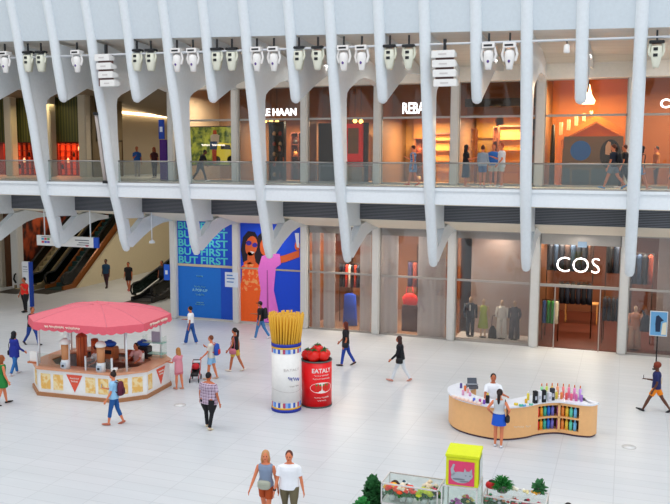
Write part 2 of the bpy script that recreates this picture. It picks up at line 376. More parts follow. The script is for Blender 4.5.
# upper left shops (set back)
GREENS = stripes('green_slat_wall', 0, 5, '#55541a', '#33380f', .6, .35)
struct('wall_shop_left', M().box(-46, -29.6, 9.9, 10.0, 9.0, 11.9), GREENS, 'dark olive slatted band above the upper left shop')
struct('wall_shop_left_back', M().box(-46, -29.6, 12.5, 12.6, 6.93, 9.1), mat('#7a2f16', .6))
struct('wall_shop_left_side', M().box(-29.7, -29.6, 9.6, 12.6, 6.93, 11.9), mat('#6b5b40', .6))
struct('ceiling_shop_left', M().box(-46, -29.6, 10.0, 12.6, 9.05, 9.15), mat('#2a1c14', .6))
lamp(-33, 10.8, 8.95, 130, (1, .3, .12), 2); lamp(-38, 10.8, 8.95, 100, (1, .3, .12), 2); lamp(-33, 8.5, 11.2, 90, (1, .8, .4), 2)
for X in (-38, -35.34, -32.46, -29.97):
    struct('column', M().box(X-.27, X+.27, 9.1, 9.64, 6.93, 11.8), mat('#c2b8a6', .5), 'beige column in front of the upper left shop', bevel=.04)
struct('column', M().box(-35.6, -35.05, 9.2, 9.75, 0, 6.5), COLM, 'white column beside the escalators', bevel=.05)

# ------------------------------------------------------------------ escalators
ESG = glass('balustrade_glass', '#5f6b69', .06)
def escalator(label, x0, x1, yb, slope, length, stepc, side, nm='escalator', tall=0, z0=0):
    t = thing(nm, label, 'escalator', ((x0+x1)/2, yb, z0)); hw = (x1-x0)/2; L = length; ex = 1.0
    mb = M(); n = int(L/.4)
    for k in range(n):
        y = ex+k*.4; z = slope*(k+1)*.4
        mb.box(-hw+.22, hw-.22, y, y+.4, z-.5 if z > .5 else 0, z)
    mb.box(-hw+.22, hw-.22, 0, ex, 0, .06).build('steps', stepc, t)
    M().box(-hw, hw, -1.4, ex*.2, 0, .025).build('landing_plate', mat('#4a443e', .4, .5), t)
    prof = [(.1, 0), (.1, .25), (ex, .27), (ex+L, .27+slope*L), (ex+L, slope*L-.12), (ex+.35, 0)]
    for s in (-1, 1):
        xa = s*(hw-.14)
        M().prism(prof, xa-.06, xa+.06, 0).build('skirt', side, t)
        M().prism([(.25, .36), (.2, .8), (.35, .95), (ex, .98), (ex+L, .98+slope*L), (ex+L, .4+slope*L), (ex, .38)], xa-.012, xa+.012, 0).build('glass_side', ESG, t)
        pts = [(xa, .5, .32), (xa, .15, .4), (xa, .02, .62), (xa, .1, .88), (xa, .35, 1.0), (xa, ex, 1.03), (xa, ex+L, 1.03+slope*L)]
        M().use(BLACK, True).tube(pts, .055, 8).build('handrail', None, t)
    return t
ORNG = mat('#8a4f20', .35, .3)
escalator('dark stepped escalator climbing along the beige passage wall', -33.6, -32.05, 9.6, .72, 8.0, mat('#234542', .5), ORNG)
escalator('pale stepped escalator beside the dark one, left of the passage', -35.4, -33.85, 9.0, .72, 8.4, mat('#b9a67c', .5), mat('#7e7152', .4))
escalator('short black escalator rising behind the right side of the passage', -26.3, -24.7, 8.0, .28, 5.0, mat('#1d1d20', .5), mat('#3a3a3c', .4, .4))
struct('wall_escalator', M().prism([(10.75, 0), (18.6, 5.6), (19.8, 6.5), (27, 6.5), (27, 0)], -32.05, -31.9, 0), mat('#cfc2a4', .6), 'sloping beige wall under the dark escalator')
struct('wall_escalator_left', M().box(-36.5, -36.3, 9.6, 27, 0, 6.5), mat('#5b3a24', .6))
REDM = noise2('red_mottle', 2.2, '#2a0d08', '#a5431c', .6, .42, .6, (1, 1, .6))  # uneven dark red to rust tone for the tall panel
tag(M().box(-36.29, -36.2, 11, 18, 1.5, 6.0).build('wall_panel', REDM), 'dark red patterned tall panel on the wall behind the pale escalator', 'panel')

# hanging direction sign, pylon, pendant
t = thing('hanging_sign', 'long white direction sign with blue end hanging before the escalators', 'sign', (-25.6, 2, 3.75))
M().box(-1.8, 1.55, -.06, .06, 0, .5).build('sign_board', mat('#e6e4e0', .5), t)
M().box(1.55, 1.8, -.065, .065, 0, .5).build('end_panel', mat('#1d4fb8', .5), t)
for x in (-1.35, 1.35): M().use(WHITE, True).tube([(x, 0, .5), (x, 0, 2.48)], .03, 8).build('hanging_rod', None, t)
mk = M()
for k, c in enumerate(('#4aa3c4', '#d0455a', '#5aa36a', '#d0455a', '#4a73c4', '#8a5ab0')): mk.use(mat(c)).box(-1.5+.17*(k % 3), -1.36+.17*(k % 3), -.075, -.06, .28-.15*(k//3), .38-.15*(k//3))
mk.use(mat('#5c5f66')).box(-.2, .1, -.075, -.06, .3, .34).box(.5, 1.3, -.075, -.06, .32, .36).box(.7, 1.3, -.075, -.06, .2, .24).box(.6, 1.3, -.075, -.06, .1, .13).box(-1.5, -.9, -.075, -.06, .42, .45)
mk.use(mat('#d0355a')).box(1.1, 1.25, -.075, -.06, .05, .12); mk.build('sign_lettering', None, t)
t = thing('direction_pylon', 'tall white direction pylon with a blue edge behind the red shirt', 'sign', (at(1, 4.7, 28, 290).x, 4.7, 0))
M().box(-.27, .17, -.09, .09, 0, 2.45).build('sign_panel', mat('#dfe2e6', .5), t); M().box(.17, .3, -.1, .1, 0, 2.45).build('edge_panel', BLUE, t)
M().use(mat('#8a8f98')).box(-.2, .08, -.1, -.09, 2.15, 2.2).box(-.2, .1, -.1, -.09, 2.02, 2.05).box(-.2, .1, -.1, -.09, 1.9, 1.93).build('sign_lettering', None, t)
t = thing('pendant_speaker', 'small white pendant hanging from a rod left of the blue poster', 'speaker', (-20.82, 2, 4.1))
M().use(WHITE, True).tube([(0, 0, .1), (0, 0, 2.12)], .025, 8).build('rod', None, t); M().use(WHITE, True).lathe(0, 0, [(0, .13), (.08, .14), (.16, .04)], 14).build('housing', None, t)
for X, y, z0, h, wd, c, lb in ((-23.2, 7.0, 6.93, 2.1, .42, '#5a2090', 'tall purple banner standing on the upper walkway'), (-22.45, 6.6, 6.93, 1.75, .5, '#1a4cc0', 'blue display totem beside the purple banner')):
    tag(M().box(X-wd/2, X+wd/2, y-.06, y+.06, z0, z0+h).build('banner_stand' if c[1] == '5' else 'display_totem', mat(c, .5)), lb, 'banner' if c[1] == '5' else 'sign')
t = thing('blade_sign', 'small blue blade sign high on the column left of the car picture', 'sign', (-21.75, 4.55, 9.0)); M().box(-.17, .12, -.04, .04, 0, .95).build('sign_plate', BLUE, t); M().use(mat('#dfe6f2')).box(-.1, .05, -.05, -.04, .35, .6).build('sign_symbol', None, t)
t = thing('blade_sign', 'small blue sign on the column left of the lettered poster', 'sign', (-21.6, 4.58, 1.95)); M().box(-.2, .1, -.04, .04, 0, .8).build('sign_plate', mat('#1d5fd0'), t); M().use(mat('#dfe6f2')).box(-.12, .02, -.05, -.04, .3, .5).build('sign_symbol', None, t)

# ------------------------------------------------------------------ lighting row under the panels
def edgeZ(X, y): return 12.30-.0265*X-.15
pp = M().use(mat('#c9ccd0', .4, .3), True)
pp.tube([(X, -1.2, at(1, -1.2, 335, 47).z-.012*(X+12)) for X in (-27, -20, -12, -6, 4)], .045, 8)
tag(pp.build('lighting_pipe'), 'long thin white pipe carrying the stage lights between the ribs', 'pipe')
LW = mat('#e6e3e0', .35); LC = mat('#dcdccb', .4); LP = mat('#5a3f86', .3)
def light_a(label, p, g):
    t = thing('moving_head_light', label, 'stage light', p, 0, g)
    M().box(-.03, .03, -.03, .03, -.02, .32).build('clamp', DARK, t)
    b = M().use(LW).box(-.22, .22, -.17, .17, -.2, -.02).use(DARK).box(-.16, .14, -.18, -.17, -.15, -.08); b.build('base', None, t, bevel=.02)
    for s in (-1, 1): M().use(LW, True).tube([(s*.2, 0, -.2), (s*.26, 0, -.42), (s*.2, 0, -.62)], .05, 8, rounded=True).build('yoke_arm', None, t)
    h = M().use(LW, True).lathe(0, 0, [(-.26, .1), (-.32, .17), (-.55, .18), (-.78, .13), (-.92, .11), (-.94, .09)], 14).build('head', None, t)
    M().use(LP, True).ell((0, -.14, -.66), (.05, .04, .06), 10, 6).build('lens', None, h)
    return t
def light_b(label, p, g):
    t = thing('moving_head_light', label, 'stage light', p, 0, g)
    M().box(-.03, .03, -.03, .03, -.02, .32).build('clamp', DARK, t)
    M().use(DARK).box(-.24, .24, -.15, .15, -.12, -.02).build('base', None, t, bevel=.02)
    for s in (-1, 1): M().use(LC, True).tube([(s*.19, 0, -.12), (s*.23, 0, -.35), (s*.18, 0, -.5)], .045, 8, rounded=True).build('yoke_arm', None, t)
    h = M().use(LC, True).loft([[(x, y, z) for x, y in ((-wx, -.13), (wx, -.13), (wx, .13), (-wx, .13))] for z, wx in ((-.2, .16), (-.5, .18), (-.85, .1), (-.9, .08))]).build('head', None, t)
    for s in (-.3, -.5): M().box(-.1, .04, -.15, -.125, s-.05, s+.05).build('display', DARK, h)
    return t
A_ = [5, 77, 177, 193, 257, 274, 344, 362, 489, 510]; B_ = [28, 41, 137, 151, 217, 232, 299, 318, 390, 409, 657]
for i, x in enumerate(sorted(A_+B_)):
    y = 50-.018*(x-20) if x < 600 else 39
    p = at(1, -1.2, x, y+1); k = x in A_
    (light_a if k else light_b)(('white moving head stage light with a round tapered body' if k else 'cream moving head stage light with dark square vents')+' hanging under the panels', (p.x, -1.2, p.z), 'white tapered stage lights on the pipe' if k else 'cream vented stage lights on the pipe')
p = at(1, -1.2, 567, 43)
t = thing('small_spotlight', 'small single white spotlight hanging alone under the right soffit', 'spotlight', (p.x, -1.2, p.z)); M().use(LW, True).lathe(0, 0, [(-.34, .09), (-.3, .11), (-.08, .1), (-.04, .05)], 12).build('can', None, t); M().box(-.02, .02, -.02, .02, -.05, .14).build('hook', DARK, t)
def line_array(label, x0, y0, x1, y1):
    a = at(1, -1.35, x0, y0); b = at(1, -1.35, x1, y1); n = 4; h = (a.z-b.z)/n
    t = thing('line_array_speaker', label, 'speaker', (a.x, -1.35, a.z))
    M().box(-.05, .05, .1, .2, 0, .4).use(DARK).build('hanging_bracket', DARK, t)
    for k in range(n):
        w_ = .36 if x0 < 200 else .42; cx = .08*k if x0 < 200 else .03*k
        c = M().use(mat('#e4e2df', .45)).prism([(-.18, -h*(k+1)+.05), (.25, -h*(k+1)+.1), (.25, -h*k-.1), (-.18, -h*k-.02)], cx-w_, cx+w_, 0).build('speaker_box', None, t, bevel=.015)
        M().box(cx-w_*.4, cx+w_*.3, -.19, -.182, -h*(k+.55), -h*(k+.4)).build('badge', mat('#c8c2c0'), c)
    M().use(mat('#6a4a48', .5)).box(-.3, .34, 0, .16, b.z-a.z+.1, -.05).build('rigging_frame', None, t)
line_array('stack of four white line array speakers hanging at the left end', 104, 54, 115, 88)
line_array('stack of four white line array speakers hanging above the right walkway group', 444, 50, 459, 88)

t = thing('column_speaker', 'slim white column loudspeaker fixed to the leaning rib left of the passage', 'speaker', (-21.42, 0, 0))
M().use(mat('#b5aaa4', .5), True).tube([(-.26, noseY(z)-.02, z) for z in (7.1, 7.8, 8.5, 9.2, 9.9)], .075, 8).build('speaker_bar', None, t)
for z in (7.0, 9.95): M().box(-.36, -.12, noseY(z)-.1, noseY(z)+.08, z-.06, z+.06).build('bracket', DARK, t)

# ------------------------------------------------------------------ posters on the left hoardings (ground storey)
PB = mat('#0b6fd0', .5); PB2 = mat('#0a4cc4', .5); TEAL = mat('#4fc3c9', .5); DB = mat('#0a46c8', .5)
x0, x1 = CX[0]+.17, CX[1]-.17; y = 4.88
t = thing('lettered_poster', 'tall blue hoarding poster repeating teal words above a small notice', 'poster', ((x0+x1)/2, y, 0)); hw = (x1-x0)/2
M().box(-hw, hw, 0, .1, .1, 2.68).use(PB).build('lower_panel', PB, t); M().box(hw-.75, hw, -.012, 0, .1, 2.68).build('side_band', PB2, t)
M().box(-hw, hw, 0, .1, 2.8, 4.95).build('upper_panel', DB, t); M().box(-hw, hw, -.03, .1, 2.68, 2.8).build('rail', mat('#c9b89a', .5), t); M().box(-hw, hw, -.05, .1, 0, .1).build('base_rail', mat('#c9c4bc', .5), t)
for k in range(5):
    text('BUT', .5, TEAL, 'poster_lettering', t, (-hw+.03, -.012, 4.55-.43*k), ext=.004, bold=.012, width=1.1); text('FIRST', .5, TEAL, 'poster_lettering', t, (-hw+1.3, -.012, 4.55-.43*k), ext=.004, bold=.012, width=1.5)
text('A POP-UP', .2, mat('#9fdce6'), 'notice_lettering', t, (-.35, -.012, 1.42), ext=.004, align='CENTER')
for z_, w_, h_, k in ((2.2, .36, .07, 2), (1.66, .62, .1, 3), (1.26, .5, .13, 4), (.86, .4, .06, 5), (.76, .5, .05, 6)): scribble('notice_lettering', t, mat('#7fc8da'), lambda u, v: (-.35-w_/2+u, -.014, z_+v), w_, h_, ((0, .55), (.62, 1)), .012, k)
x0, x1 = CX[1]+.17, CX[2]-.17
t = thing('selfie_poster', 'blue poster of two women in orange and pink clothes taking a selfie', 'poster', ((x0+x1)/2, y, 0)); hw = (x1-x0)/2; S = hw*2
M().box(-hw, hw, 0, .1, .1, 4.95).build('backing', mat('#0c48d8', .5), t); M().box(-hw, hw, -.02, .1, 2.7, 2.78).build('rail', mat('#b9a890', .5), t); M().box(-hw, hw, -.05, .1, 0, .1).build('base_rail', mat('#c9c4bc', .5), t)
def flat(nm, pts, mt, k):
    # outline in photo pixels on the poster's own plane, given a printed layer's thickness
    q = [at(1, y, a, b) for a, b in pts]; q = [(v.x-t.location.x, v.z) for v in q]
    q = [(min(max(a, -hw), hw), min(max(b, .1), 4.93)) for a, b in q]
    M().prism(q, -.004*k-.004, -.004*k, 1).build(nm, mt, t)
def blob(cx, cy, rx, ry, n=16, ang=0): return [(cx+rx*math.cos(2*PI*i/n)*math.cos(ang)-ry*math.sin(2*PI*i/n)*math.sin(ang), cy+rx*math.cos(2*PI*i/n)*math.sin(ang)+ry*math.sin(2*PI*i/n)*math.cos(ang)) for i in range(n)]
SK = mat('#e0622c', .5); ORD = noise2('orange_dress', 5, '#ff5a10', '#ffa860', .6, .5, .6); PNK = mat('#f47adc', .5); HR = mat('#1b1020', .5)
flat('hair', [(243, 237), (248, 231), (255, 232), (259, 240), (262, 262), (261, 272), (252, 268), (243, 262), (241, 250)], HR, 1)
flat('woman_figure', [(244, 262), (251, 258), (259, 265), (263, 285), (260, 322), (241, 322), (240, 285)], mat('#ff6414', .5), 2)
flat('blouse', [(242, 266), (250, 262), (259, 268), (261, 290), (242, 291)], ORD, 3)
flat('face', blob(251.5, 246, 6, 10, 16, .15), SK, 3)
flat('neck', [(248, 252), (254, 252), (256, 264), (247, 264)], SK, 3)
flat('sunglasses', blob(249, 243, 2.8, 2.4), mat('#3a2a9a'), 5); flat('sunglasses', blob(255, 245, 2.6, 2.3), mat('#3a2a9a'), 5)
flat('smile', [(250, 251), (255, 252), (252.5, 254)], mat('#f2e6e0'), 5)
flat('hair', [(258, 236), (264, 230), (276, 232), (279, 245), (274, 258), (262, 262), (258, 250)], HR, 4)
flat('face', blob(266, 247, 6, 9), SK, 5)
flat('raised_arm', [(276, 257), (285, 255), (299.5, 250), (299.5, 257), (286, 262), (277, 264)], SK, 5)
flat('raised_hand', blob(297.5, 246, 2.6, 4.5), SK, 5)
flat('phone', [(295, 233), (299.3, 233), (299.3, 248), (297, 247)], mat('#e4e4ee'), 6)
flat('pink_dress', [(262, 256), (272, 253), (280, 254), (281, 264), (276, 268), (274, 290), (281, 322), (257, 322), (261, 290), (258, 270)], PNK, 6)
flat('pink_dress_fold', [(267, 270), (268, 270), (269, 320), (267, 320)], mat('#b84fa0'), 7)
t = thing('notice_board', 'small white notice on a stand plate at the column between the two posters', 'sign', (-17.95, 4.57, 2.15)); M().box(-.42, .3, 0, .05, -.35, .38).build('notice_panel', mat('#dfe6f2', .5), t)
M().use(mat('#4f7fc4')).box(-.32, .0, -.01, 0, .2, .26).box(-.32, .1, -.01, 0, .05, .1).box(-.32, .05, -.01, 0, -.12, -.07).build('notice_text', None, t)

# ------------------------------------------------------------------ curtains, clothes and mannequins in the ground shops
def curtain(xa, xb, z1=4.85, y=5.1, lb=''):
    mb = M(); n = int((xb-xa)/.04); f = [(xa+(xb-xa)*i/n, y+.01*math.sin(i*.9)) for i in range(n+1)]
    bk = [(a, b+.02) for a, b in reversed(f)]; mb.prism(f+bk, .03, z1, 2)
    tag(mb.build('sheer_curtain', CLOTHGREY), lb, 'curtain')
for i, (a, b, lb) in enumerate(((312, 320, 'grey sheer curtain just right of the woman poster column'), (323.5, 335, 'second narrow grey curtain left of the blue garment'), (360, 371, 'grey curtain right of the blue garment'),
    (380, 398, 'wide grey curtain left of the red bag opening'), (418, 446, 'wide grey curtain right of the red bag opening'))):
    curtain(at(1, 5.1, a, 280).x, at(1, 5.1, b, 280).x, lb=lb)
PINKW = noise2('mauve_wall', .9, '#b39a90', '#b8aaa6', .7, .35, .65)
a = at(1, 6.0, 470, 280).x
struct('wall_display', M().box(a, -3.7, 6.3, 6.4, 0, 4.9), PINKW, 'mauve display wall behind the four mannequins')
struct('floor_display', M().box(-7.0, -3.7, 5.0, 6.3, .02, .12), mat('#d5cec8', .5))
struct('wall_display_right', M().box(1.35, 6, 5.9, 6.0, 0, 4.9), PINKW)
struct('trim_12', M().box(-14.1, -3.7, 4.93, 5.03, 4.6, 4.95), mat('#a59d98', .6))
def garment(mb, x, y, z, h, wd, rz=0):
    secs = [(0, wd*.5, .05), (-.06, wd*.95, .07), (-.2, wd*.85, .08), (-h*.6, wd*.8, .08), (-h, wd*.95, .09)]
    return mb.torso([(z+a, b, c, y, x) for a, b, c in secs], 10)
def rack(label, x, y, w_, z, cols, g, h=1.0, along=True):
    t = thing('garment_rack', label, 'rack', (x, y, .03)); FR = mat('#2a2320', .4, .4)
    M().use(FR, True).tube([(-w_/2, 0, z), (w_/2, 0, z)], .02, 6).build('rail', None, t)
    for s in (-1, 1): M().use(FR, True).tube([(s*w_/2, 0, 0), (s*w_/2, 0, z)], .02, 6).build('post', None, t)
    n = len(cols); protos = {}
    for k, c in enumerate(cols):
        X = x-w_/2+w_*(k+.5)/n
        if c not in protos:
            mb = M().use(mat(c, .8), True)
            gx = w_/n*.52; secs = [(0, .04, .06), (-.05, gx*.85, .17), (-.15, gx*.95, .2), (-h*.6, gx*.9, .18), (-h, gx, .22)]
            mb.torso([(a, b, cc, 0, 0) for a, b, cc in secs], 10)
            o = mb.build('hanging_garment', None, None, (X, y, .03+z-.04)); tag(o, 'garment on the '+label.split(' behind ')[0], 'garment', g); protos[c] = o
        else:
            o = protos[c].copy(); COL.objects.link(o); o.location.x = X
def tablefix(nm, label, cat, x, y, wx, wy, h, mt, z=0):
    t = thing(nm, label, cat, (x, y, z)); M().box(-wx/2, wx/2, -wy/2, wy/2, h-.05, h).build('tabletop', mt, t, bevel=.008)
    for sx in (-1, 1):
        for sy in (-1, 1): M().box(sx*(wx/2-.06)-.025, sx*(wx/2-.06)+.025, sy*(wy/2-.06)-.025, sy*(wy/2-.06)+.025, 0, h-.05).build('leg', mt, t)
    return t
# bay with the tall blue garment
p = at(1, 6.0, 350, 320)
t = thing('blue_gown', 'long bright blue garment hanging in the shop window right of the pasta tin', 'dress', (p.x, 6.0, .05))
M().use(mat('#1646c4', .7), True).torso([(0, .38, .12, 0), (.4, .36, .12, 0), (.9, .33, .11, 0), (1.5, .3, .1, 0), (1.58, .12, .06, 0)], 16).build('cloth', None, t); M().use(DARK, True).tube([(0, 0, 1.56), (0, 0, 1.8)], .02, 6).build('hanger', None, t)
rack('long rack of dark and red garments behind the blue gown', p.x-.1, 6.9, 1.5, 2.9, ['#181418', '#2a2026', '#c2331c', '#d9c8b8', '#181418', '#b83a20', '#2b2a38', '#181418', '#c2331c', '#2a2026'], 'garments on the rack behind the blue gown', 1.1)
p = at(1, 6.0, 408, 305)
t = thing('shoulder_bag', 'bright red rounded bag on a stand in the narrow shop opening', 'bag', (p.x+.1, 6.0, 1.25)); M().use(mat('#e02418', .5), True).torso([(0, .26, .1, 0), (.06, .34, .14, 0), (.35, .38, .14, 0), (.5, .24, .1, 0), (.56, .1, .05, 0)], 16).build('bag_body', None, t); M().use(mat('#e02418', .5), True).tube([(-.2, 0, .5), (-.15, 0, .85), (.1, 0, .85), (.18, 0, .5)], .025, 6).build('strap', None, t)
tag(M().box(-.35, .4, -.2, .25, 0, 1.22).build('display_plinth', mat('#4a2c28'), None, (p.x+.1, 6.0, .03)), 'dark plinth under the red bag', 'plinth')
# ground left bay: dark garments
rack('dark rack of coats deep in the shop with the red bag', -9.2, 7.5, 1.4, 3.1, ['#3a2d4e', '#8a3a26', '#2a2230', '#c9b8a0', '#3a2d4e', '#8a3a26'], 'coats on the deep rack behind the red bag', 1.2)
for X, lb in ((-12.9, 'shelf unit of folded clothes at the left end of the curtained shop'), (-9.2, 'shelf unit of folded clothes behind the red bag')):
    t = thing('wall_shelf_unit', lb, 'shelf', (X, 10.7, .03))
    for k in range(4): M().box(-1, 1, -.2, .2, .6+.9*k, .65+.9*k).build('shelf', mat('#8a6a48'), t)
    for s in (-1, 1): M().box(s*1-.03, s*1+.03, -.2, .2, 0, 3.6).build('side_panel', mat('#6a4a30'), t)

def mannequin(label, x, y, z, H, top, bottom, kind, rz=PI, arms=True, head=True):
    t = thing('mannequin', label, 'mannequin', (x, y, z), rz); SKM = mat('#c9a88a', .5); k = H/1.75
    b = M().use(SKM, True)
    if head: b.ell((0, 0, 1.63), (.075, .095, .12), 12, 8).tube([(0, 0, 1.4), (0, 0, 1.56)], .05, 8)
    b.torso([(.82, .15, .1, 0), (1.0, .15, .1, 0), (1.15, .12, .09, 0), (1.35, .17, .1, 0), (1.45, .1, .07, 0)], 12)
    for s in (-1, 1): b.tube([(s*.09, 0, .9), (s*.09, .01, .5), (s*.09, 0, .06)], [.08, .055, .035], 8, rounded=True); b.tube([(s*.2, 0, 1.4), (s*.25, .02, 1.12), (s*.24, -.06, .85)], [.045, .035, .025], 8, rounded=True)
    b.build('mannequin_body', None, t)
    c = M().use(top, True)
    if kind == 'suit':
        c.torso([(.78, .2, .13, 0), (1.0, .19, .13, 0), (1.2, .18, .12, 0), (1.4, .22, .12, 0), (1.49, .1, .08, 0)], 14)
        for s in (-1, 1): c.tube([(s*.21, 0, 1.43), (s*.27, .02, 1.12), (s*.25, -.05, .84)], [.065, .06, .05], 8)
        c.build('jacket', None, t); q = M().use(bottom, True)
        for s in (-1, 1): q.tube([(s*.09, 0, .85), (s*.1, .01, .5), (s*.1, 0, .05)], [.11, .085, .075], 10)
        q.build('trousers', None, t); M().use(mat('#e6e6e2')).box(-.03, .03, .11, .13, 1.15, 1.42).build('shirt_front', None, t)
    elif kind == 'dress':
        c.torso([(.42, .24, .16, 0), (.7, .2, .14, 0), (.95, .175, .125, 0), (1.12, .135, .1, 0), (1.35, .18, .11, 0), (1.46, .09, .07, 0)], 14).build('dress', None, t)
    elif kind == 'long':
        c.torso([(.8, .19, .13, 0), (1.0, .18, .12, 0), (1.2, .16, .11, 0), (1.4, .19, .11, 0), (1.48, .1, .08, 0)], 14)
        for s in (-1, 1): c.tube([(s*.19, 0, 1.42), (s*.26, .02, 1.12), (s*.22, .1, .98)], [.06, .055, .045], 8)
        c.build('top', None, t); q = M().use(bottom, True)
        for s in (-1, 1): q.tube([(s*.09, 0, .95), (s*.12, .01, .5), (s*.13, 0, .05)], [.12, .11, .12], 10)
        q.build('wide_trousers', None, t)
    M().use(DARK).cyl(0, 0, 0, .02, .16, .16).build('stand_plate', None, t)
    t.scale = (k, k, k); return t
NAVY = mat('#1c2436', .7); LIME = mat('#a9b84a', .7); CREAM = mat('#e3ded6', .7); GREYC = mat('#5d5a62', .8)
mannequin('dark suited mannequin leftmost of the window row', -6.42, 5.4, .12, 1.8, NAVY, NAVY, 'suit')
mannequin('mannequin in a pale lime dress in the shop window', -5.84, 5.4, .12, 1.75, LIME, LIME, 'dress')
mannequin('mannequin in a white top and white trousers in the window', -5.02, 5.4, .12, 1.75, CREAM, CREAM, 'long')
mannequin('mannequin in a grey jumpsuit, rightmost of the four', -4.46, 5.4, .12, 1.75, GREYC, GREYC, 'long')
t = thing('tote_bag', 'black bag hanging beside the white dressed mannequin', 'bag', (-5.4, 5.32, .13)); M().use(BLACK, True).torso([(0, .2, .09, 0), (.35, .17, .08, 0), (.55, .06, .05, 0)], 12).build('bag_body', None, t); M().use(BLACK, True).tube([(-.05, 0, .5), (-.02, 0, 1.0), (.12, 0, 1.05)], .015, 6).build('strap', None, t)
mannequin('mannequin in a pinkish outfit right of the shop entrance', .55, 5.6, .05, 1.9, mat('#c98a6e', .7), mat('#b9907a', .7), 'long')
t = thing('draped_coat', 'dark blue coat held beside the pinkish mannequin', 'coat', (.95, 5.45, .9)); M().use(mat('#16203a', .8), True).torso([(0, .22, .1, 0), (.4, .2, .1, 0), (.7, .1, .06, 0)], 12).build('cloth', None, t)
M().use(mat('#16203a', .8), True).tube([(.0, 0, .65), (-.15, .0, .9)], [.05, .04], 8).build('sleeve', None, t)
# entrance shop
text('COS', .95, mat('#fff4f0', .5, 0, 4), 'shop_letters', None, (-2.76, 4.80, 3.34), ext=.035, bold=-.02, width=1.74)
o = bpy.data.objects['shop_letters']; tag(o, 'large glowing white shop letters above the dark entrance', 'sign'); lo = o
e = bpy.data.objects.new('door_1', None); COL.objects.link(e); e['kind'] = 'structure'; e.location = (-1.76, 4.85, 0)
fr = M().box(-1.64, 1.64, -.06, .05, 2.68, 2.8).box(-1.64, 1.64, -.04, .04, 4.5, 4.97).box(-1.64, -1.6, -.04, .04, 0, 4.9).box(1.6, 1.64, -.04, .04, 0, 4.9).box(-.98, -.94, -.04, .04, 0, 2.7).box(.86, .9, -.04, .04, 0, 2.7)
fr.build('door_frame', FRAME, e); M().box(-1.6, -.98, -.01, .01, .05, 2.68).box(.9, 1.6, -.01, .01, .05, 2.68).box(-1.6, 1.6, -.01, .01, 2.8, 4.5).build('glass_pane', GL_UP, e)
M().box(-.1, .26, -.07, -.05, 4.42, 4.66).build('entrance_plate', mat('#7f97b0'), e)
rack('rack of black and navy clothes deep in the dark entrance', -2.1, 9.0, 1.5, 2.3, ['#14141c', '#1c2232', '#14141c', '#262430', '#14141c', '#1c2232'], 'black and navy garments in the entrance')
rack('rack with green and blue clothes left inside the entrance', -3.0, 6.2, .7, 1.85, ['#2a5aa8', '#2f8f3a', '#2f8f3a', '#d9c8a8'], 'green and blue garments by the entrance')
rack('rack of dark blue clothes on the right inside the entrance', -.45, 6.4, .7, 2.1, ['#24344e', '#24344e', '#1c2232', '#24344e'], 'dark blue garments inside the entrance right')
rack('upper rack of dark garments high behind the glowing letters', -2.3, 7.2, 2.0, 4.3, ['#1a2030', '#243a58', '#1a2030', '#3a2a2a', '#243a58', '#1a2030', '#1a2030', '#4a2a1a'], 'garments high behind the shop letters', 1.2)
rack('upper rack of black coats high right behind the entrance column', -.2, 7.2, 1.1, 4.3, ['#101014', '#1c2a42', '#101014', '#101014'], 'black coats high right of the letters', 1.2)
rack('rack of blue clothes behind the pinkish mannequin', .75, 7.0, .9, 4.0, ['#1c2a42', '#243a58', '#14141c', '#8a3418'], 'blue garments behind the pinkish mannequin', 1.3)
t = tablefix('display_table', 'low wooden display table inside the dark entrance', 'table', -1.9, 11, 1.6, .7, 1.0, WARM, .03)
# easel sign
t = thing('poster_stand', 'poster stand with a fashion picture before the right shop', 'sign', (1.33, 2.6, 0))
M().use(DARK).box(-.12, .12, -.1, .1, 0, .03).build('base', None, t); M().use(DARK, True).tube([(0, 0, .03), (0, 0, 1.35)], .025, 8).build('pole', None, t)
M().box(-.3, .34, -.03, .02, 1.33, 2.3).build('poster_frame', mat('#d9dde0'), t)
q = M().box(-.27, .31, -.04, -.03, 1.36, 2.27).build('poster_print', mat('#6aa6d4'), t)
M().use(mat('#1c2c48')).prism([(-.08, 1.5), (.08, 1.5), (.1, 1.9), (.2, 1.95), (.05, 2.1), (.0, 2.15), (-.08, 2.1), (-.1, 1.8)], -.05, -.04, 1).use(mat('#e3dac0')).prism([(.12, 1.4), (.3, 1.4), (.3, 1.9), (.16, 1.85)], -.05, -.04, 1).build('printed_figure', None, q)

# ------------------------------------------------------------------ upper storey shops
def sign_text(body, x, y, z, h, wd, mt, label):
    o = text(body, h, mt, 'shop_letters', None, (x, y, z), ext=.03, bold=.01, width=wd); tag(o, label, 'sign')
GW = mat('#f4f4f6', .5, 0, 2.2)
sign_text('COLE HAAN', at(1, 4.8, 249, 113).x, 4.80, 10.08, .46, at(1, 4.8, 296, 113).x-at(1, 4.8, 249, 113).x, GW, 'white shop letters on the upper glass behind the leaning rib')
sign_text('REBAG', at(1, 4.8, 402, 110).x, 4.80, 10.08, .68, 1.3, GW, 'bold white shop letters on the upper glass in the middle')
sign_text('COACH', at(1, 4.8, 660, 100).x, 4.80, 10.15, .5, 1.9, mat('#fff2e8', .5, 0, 3), 'glowing shop letters at the far right upper edge')
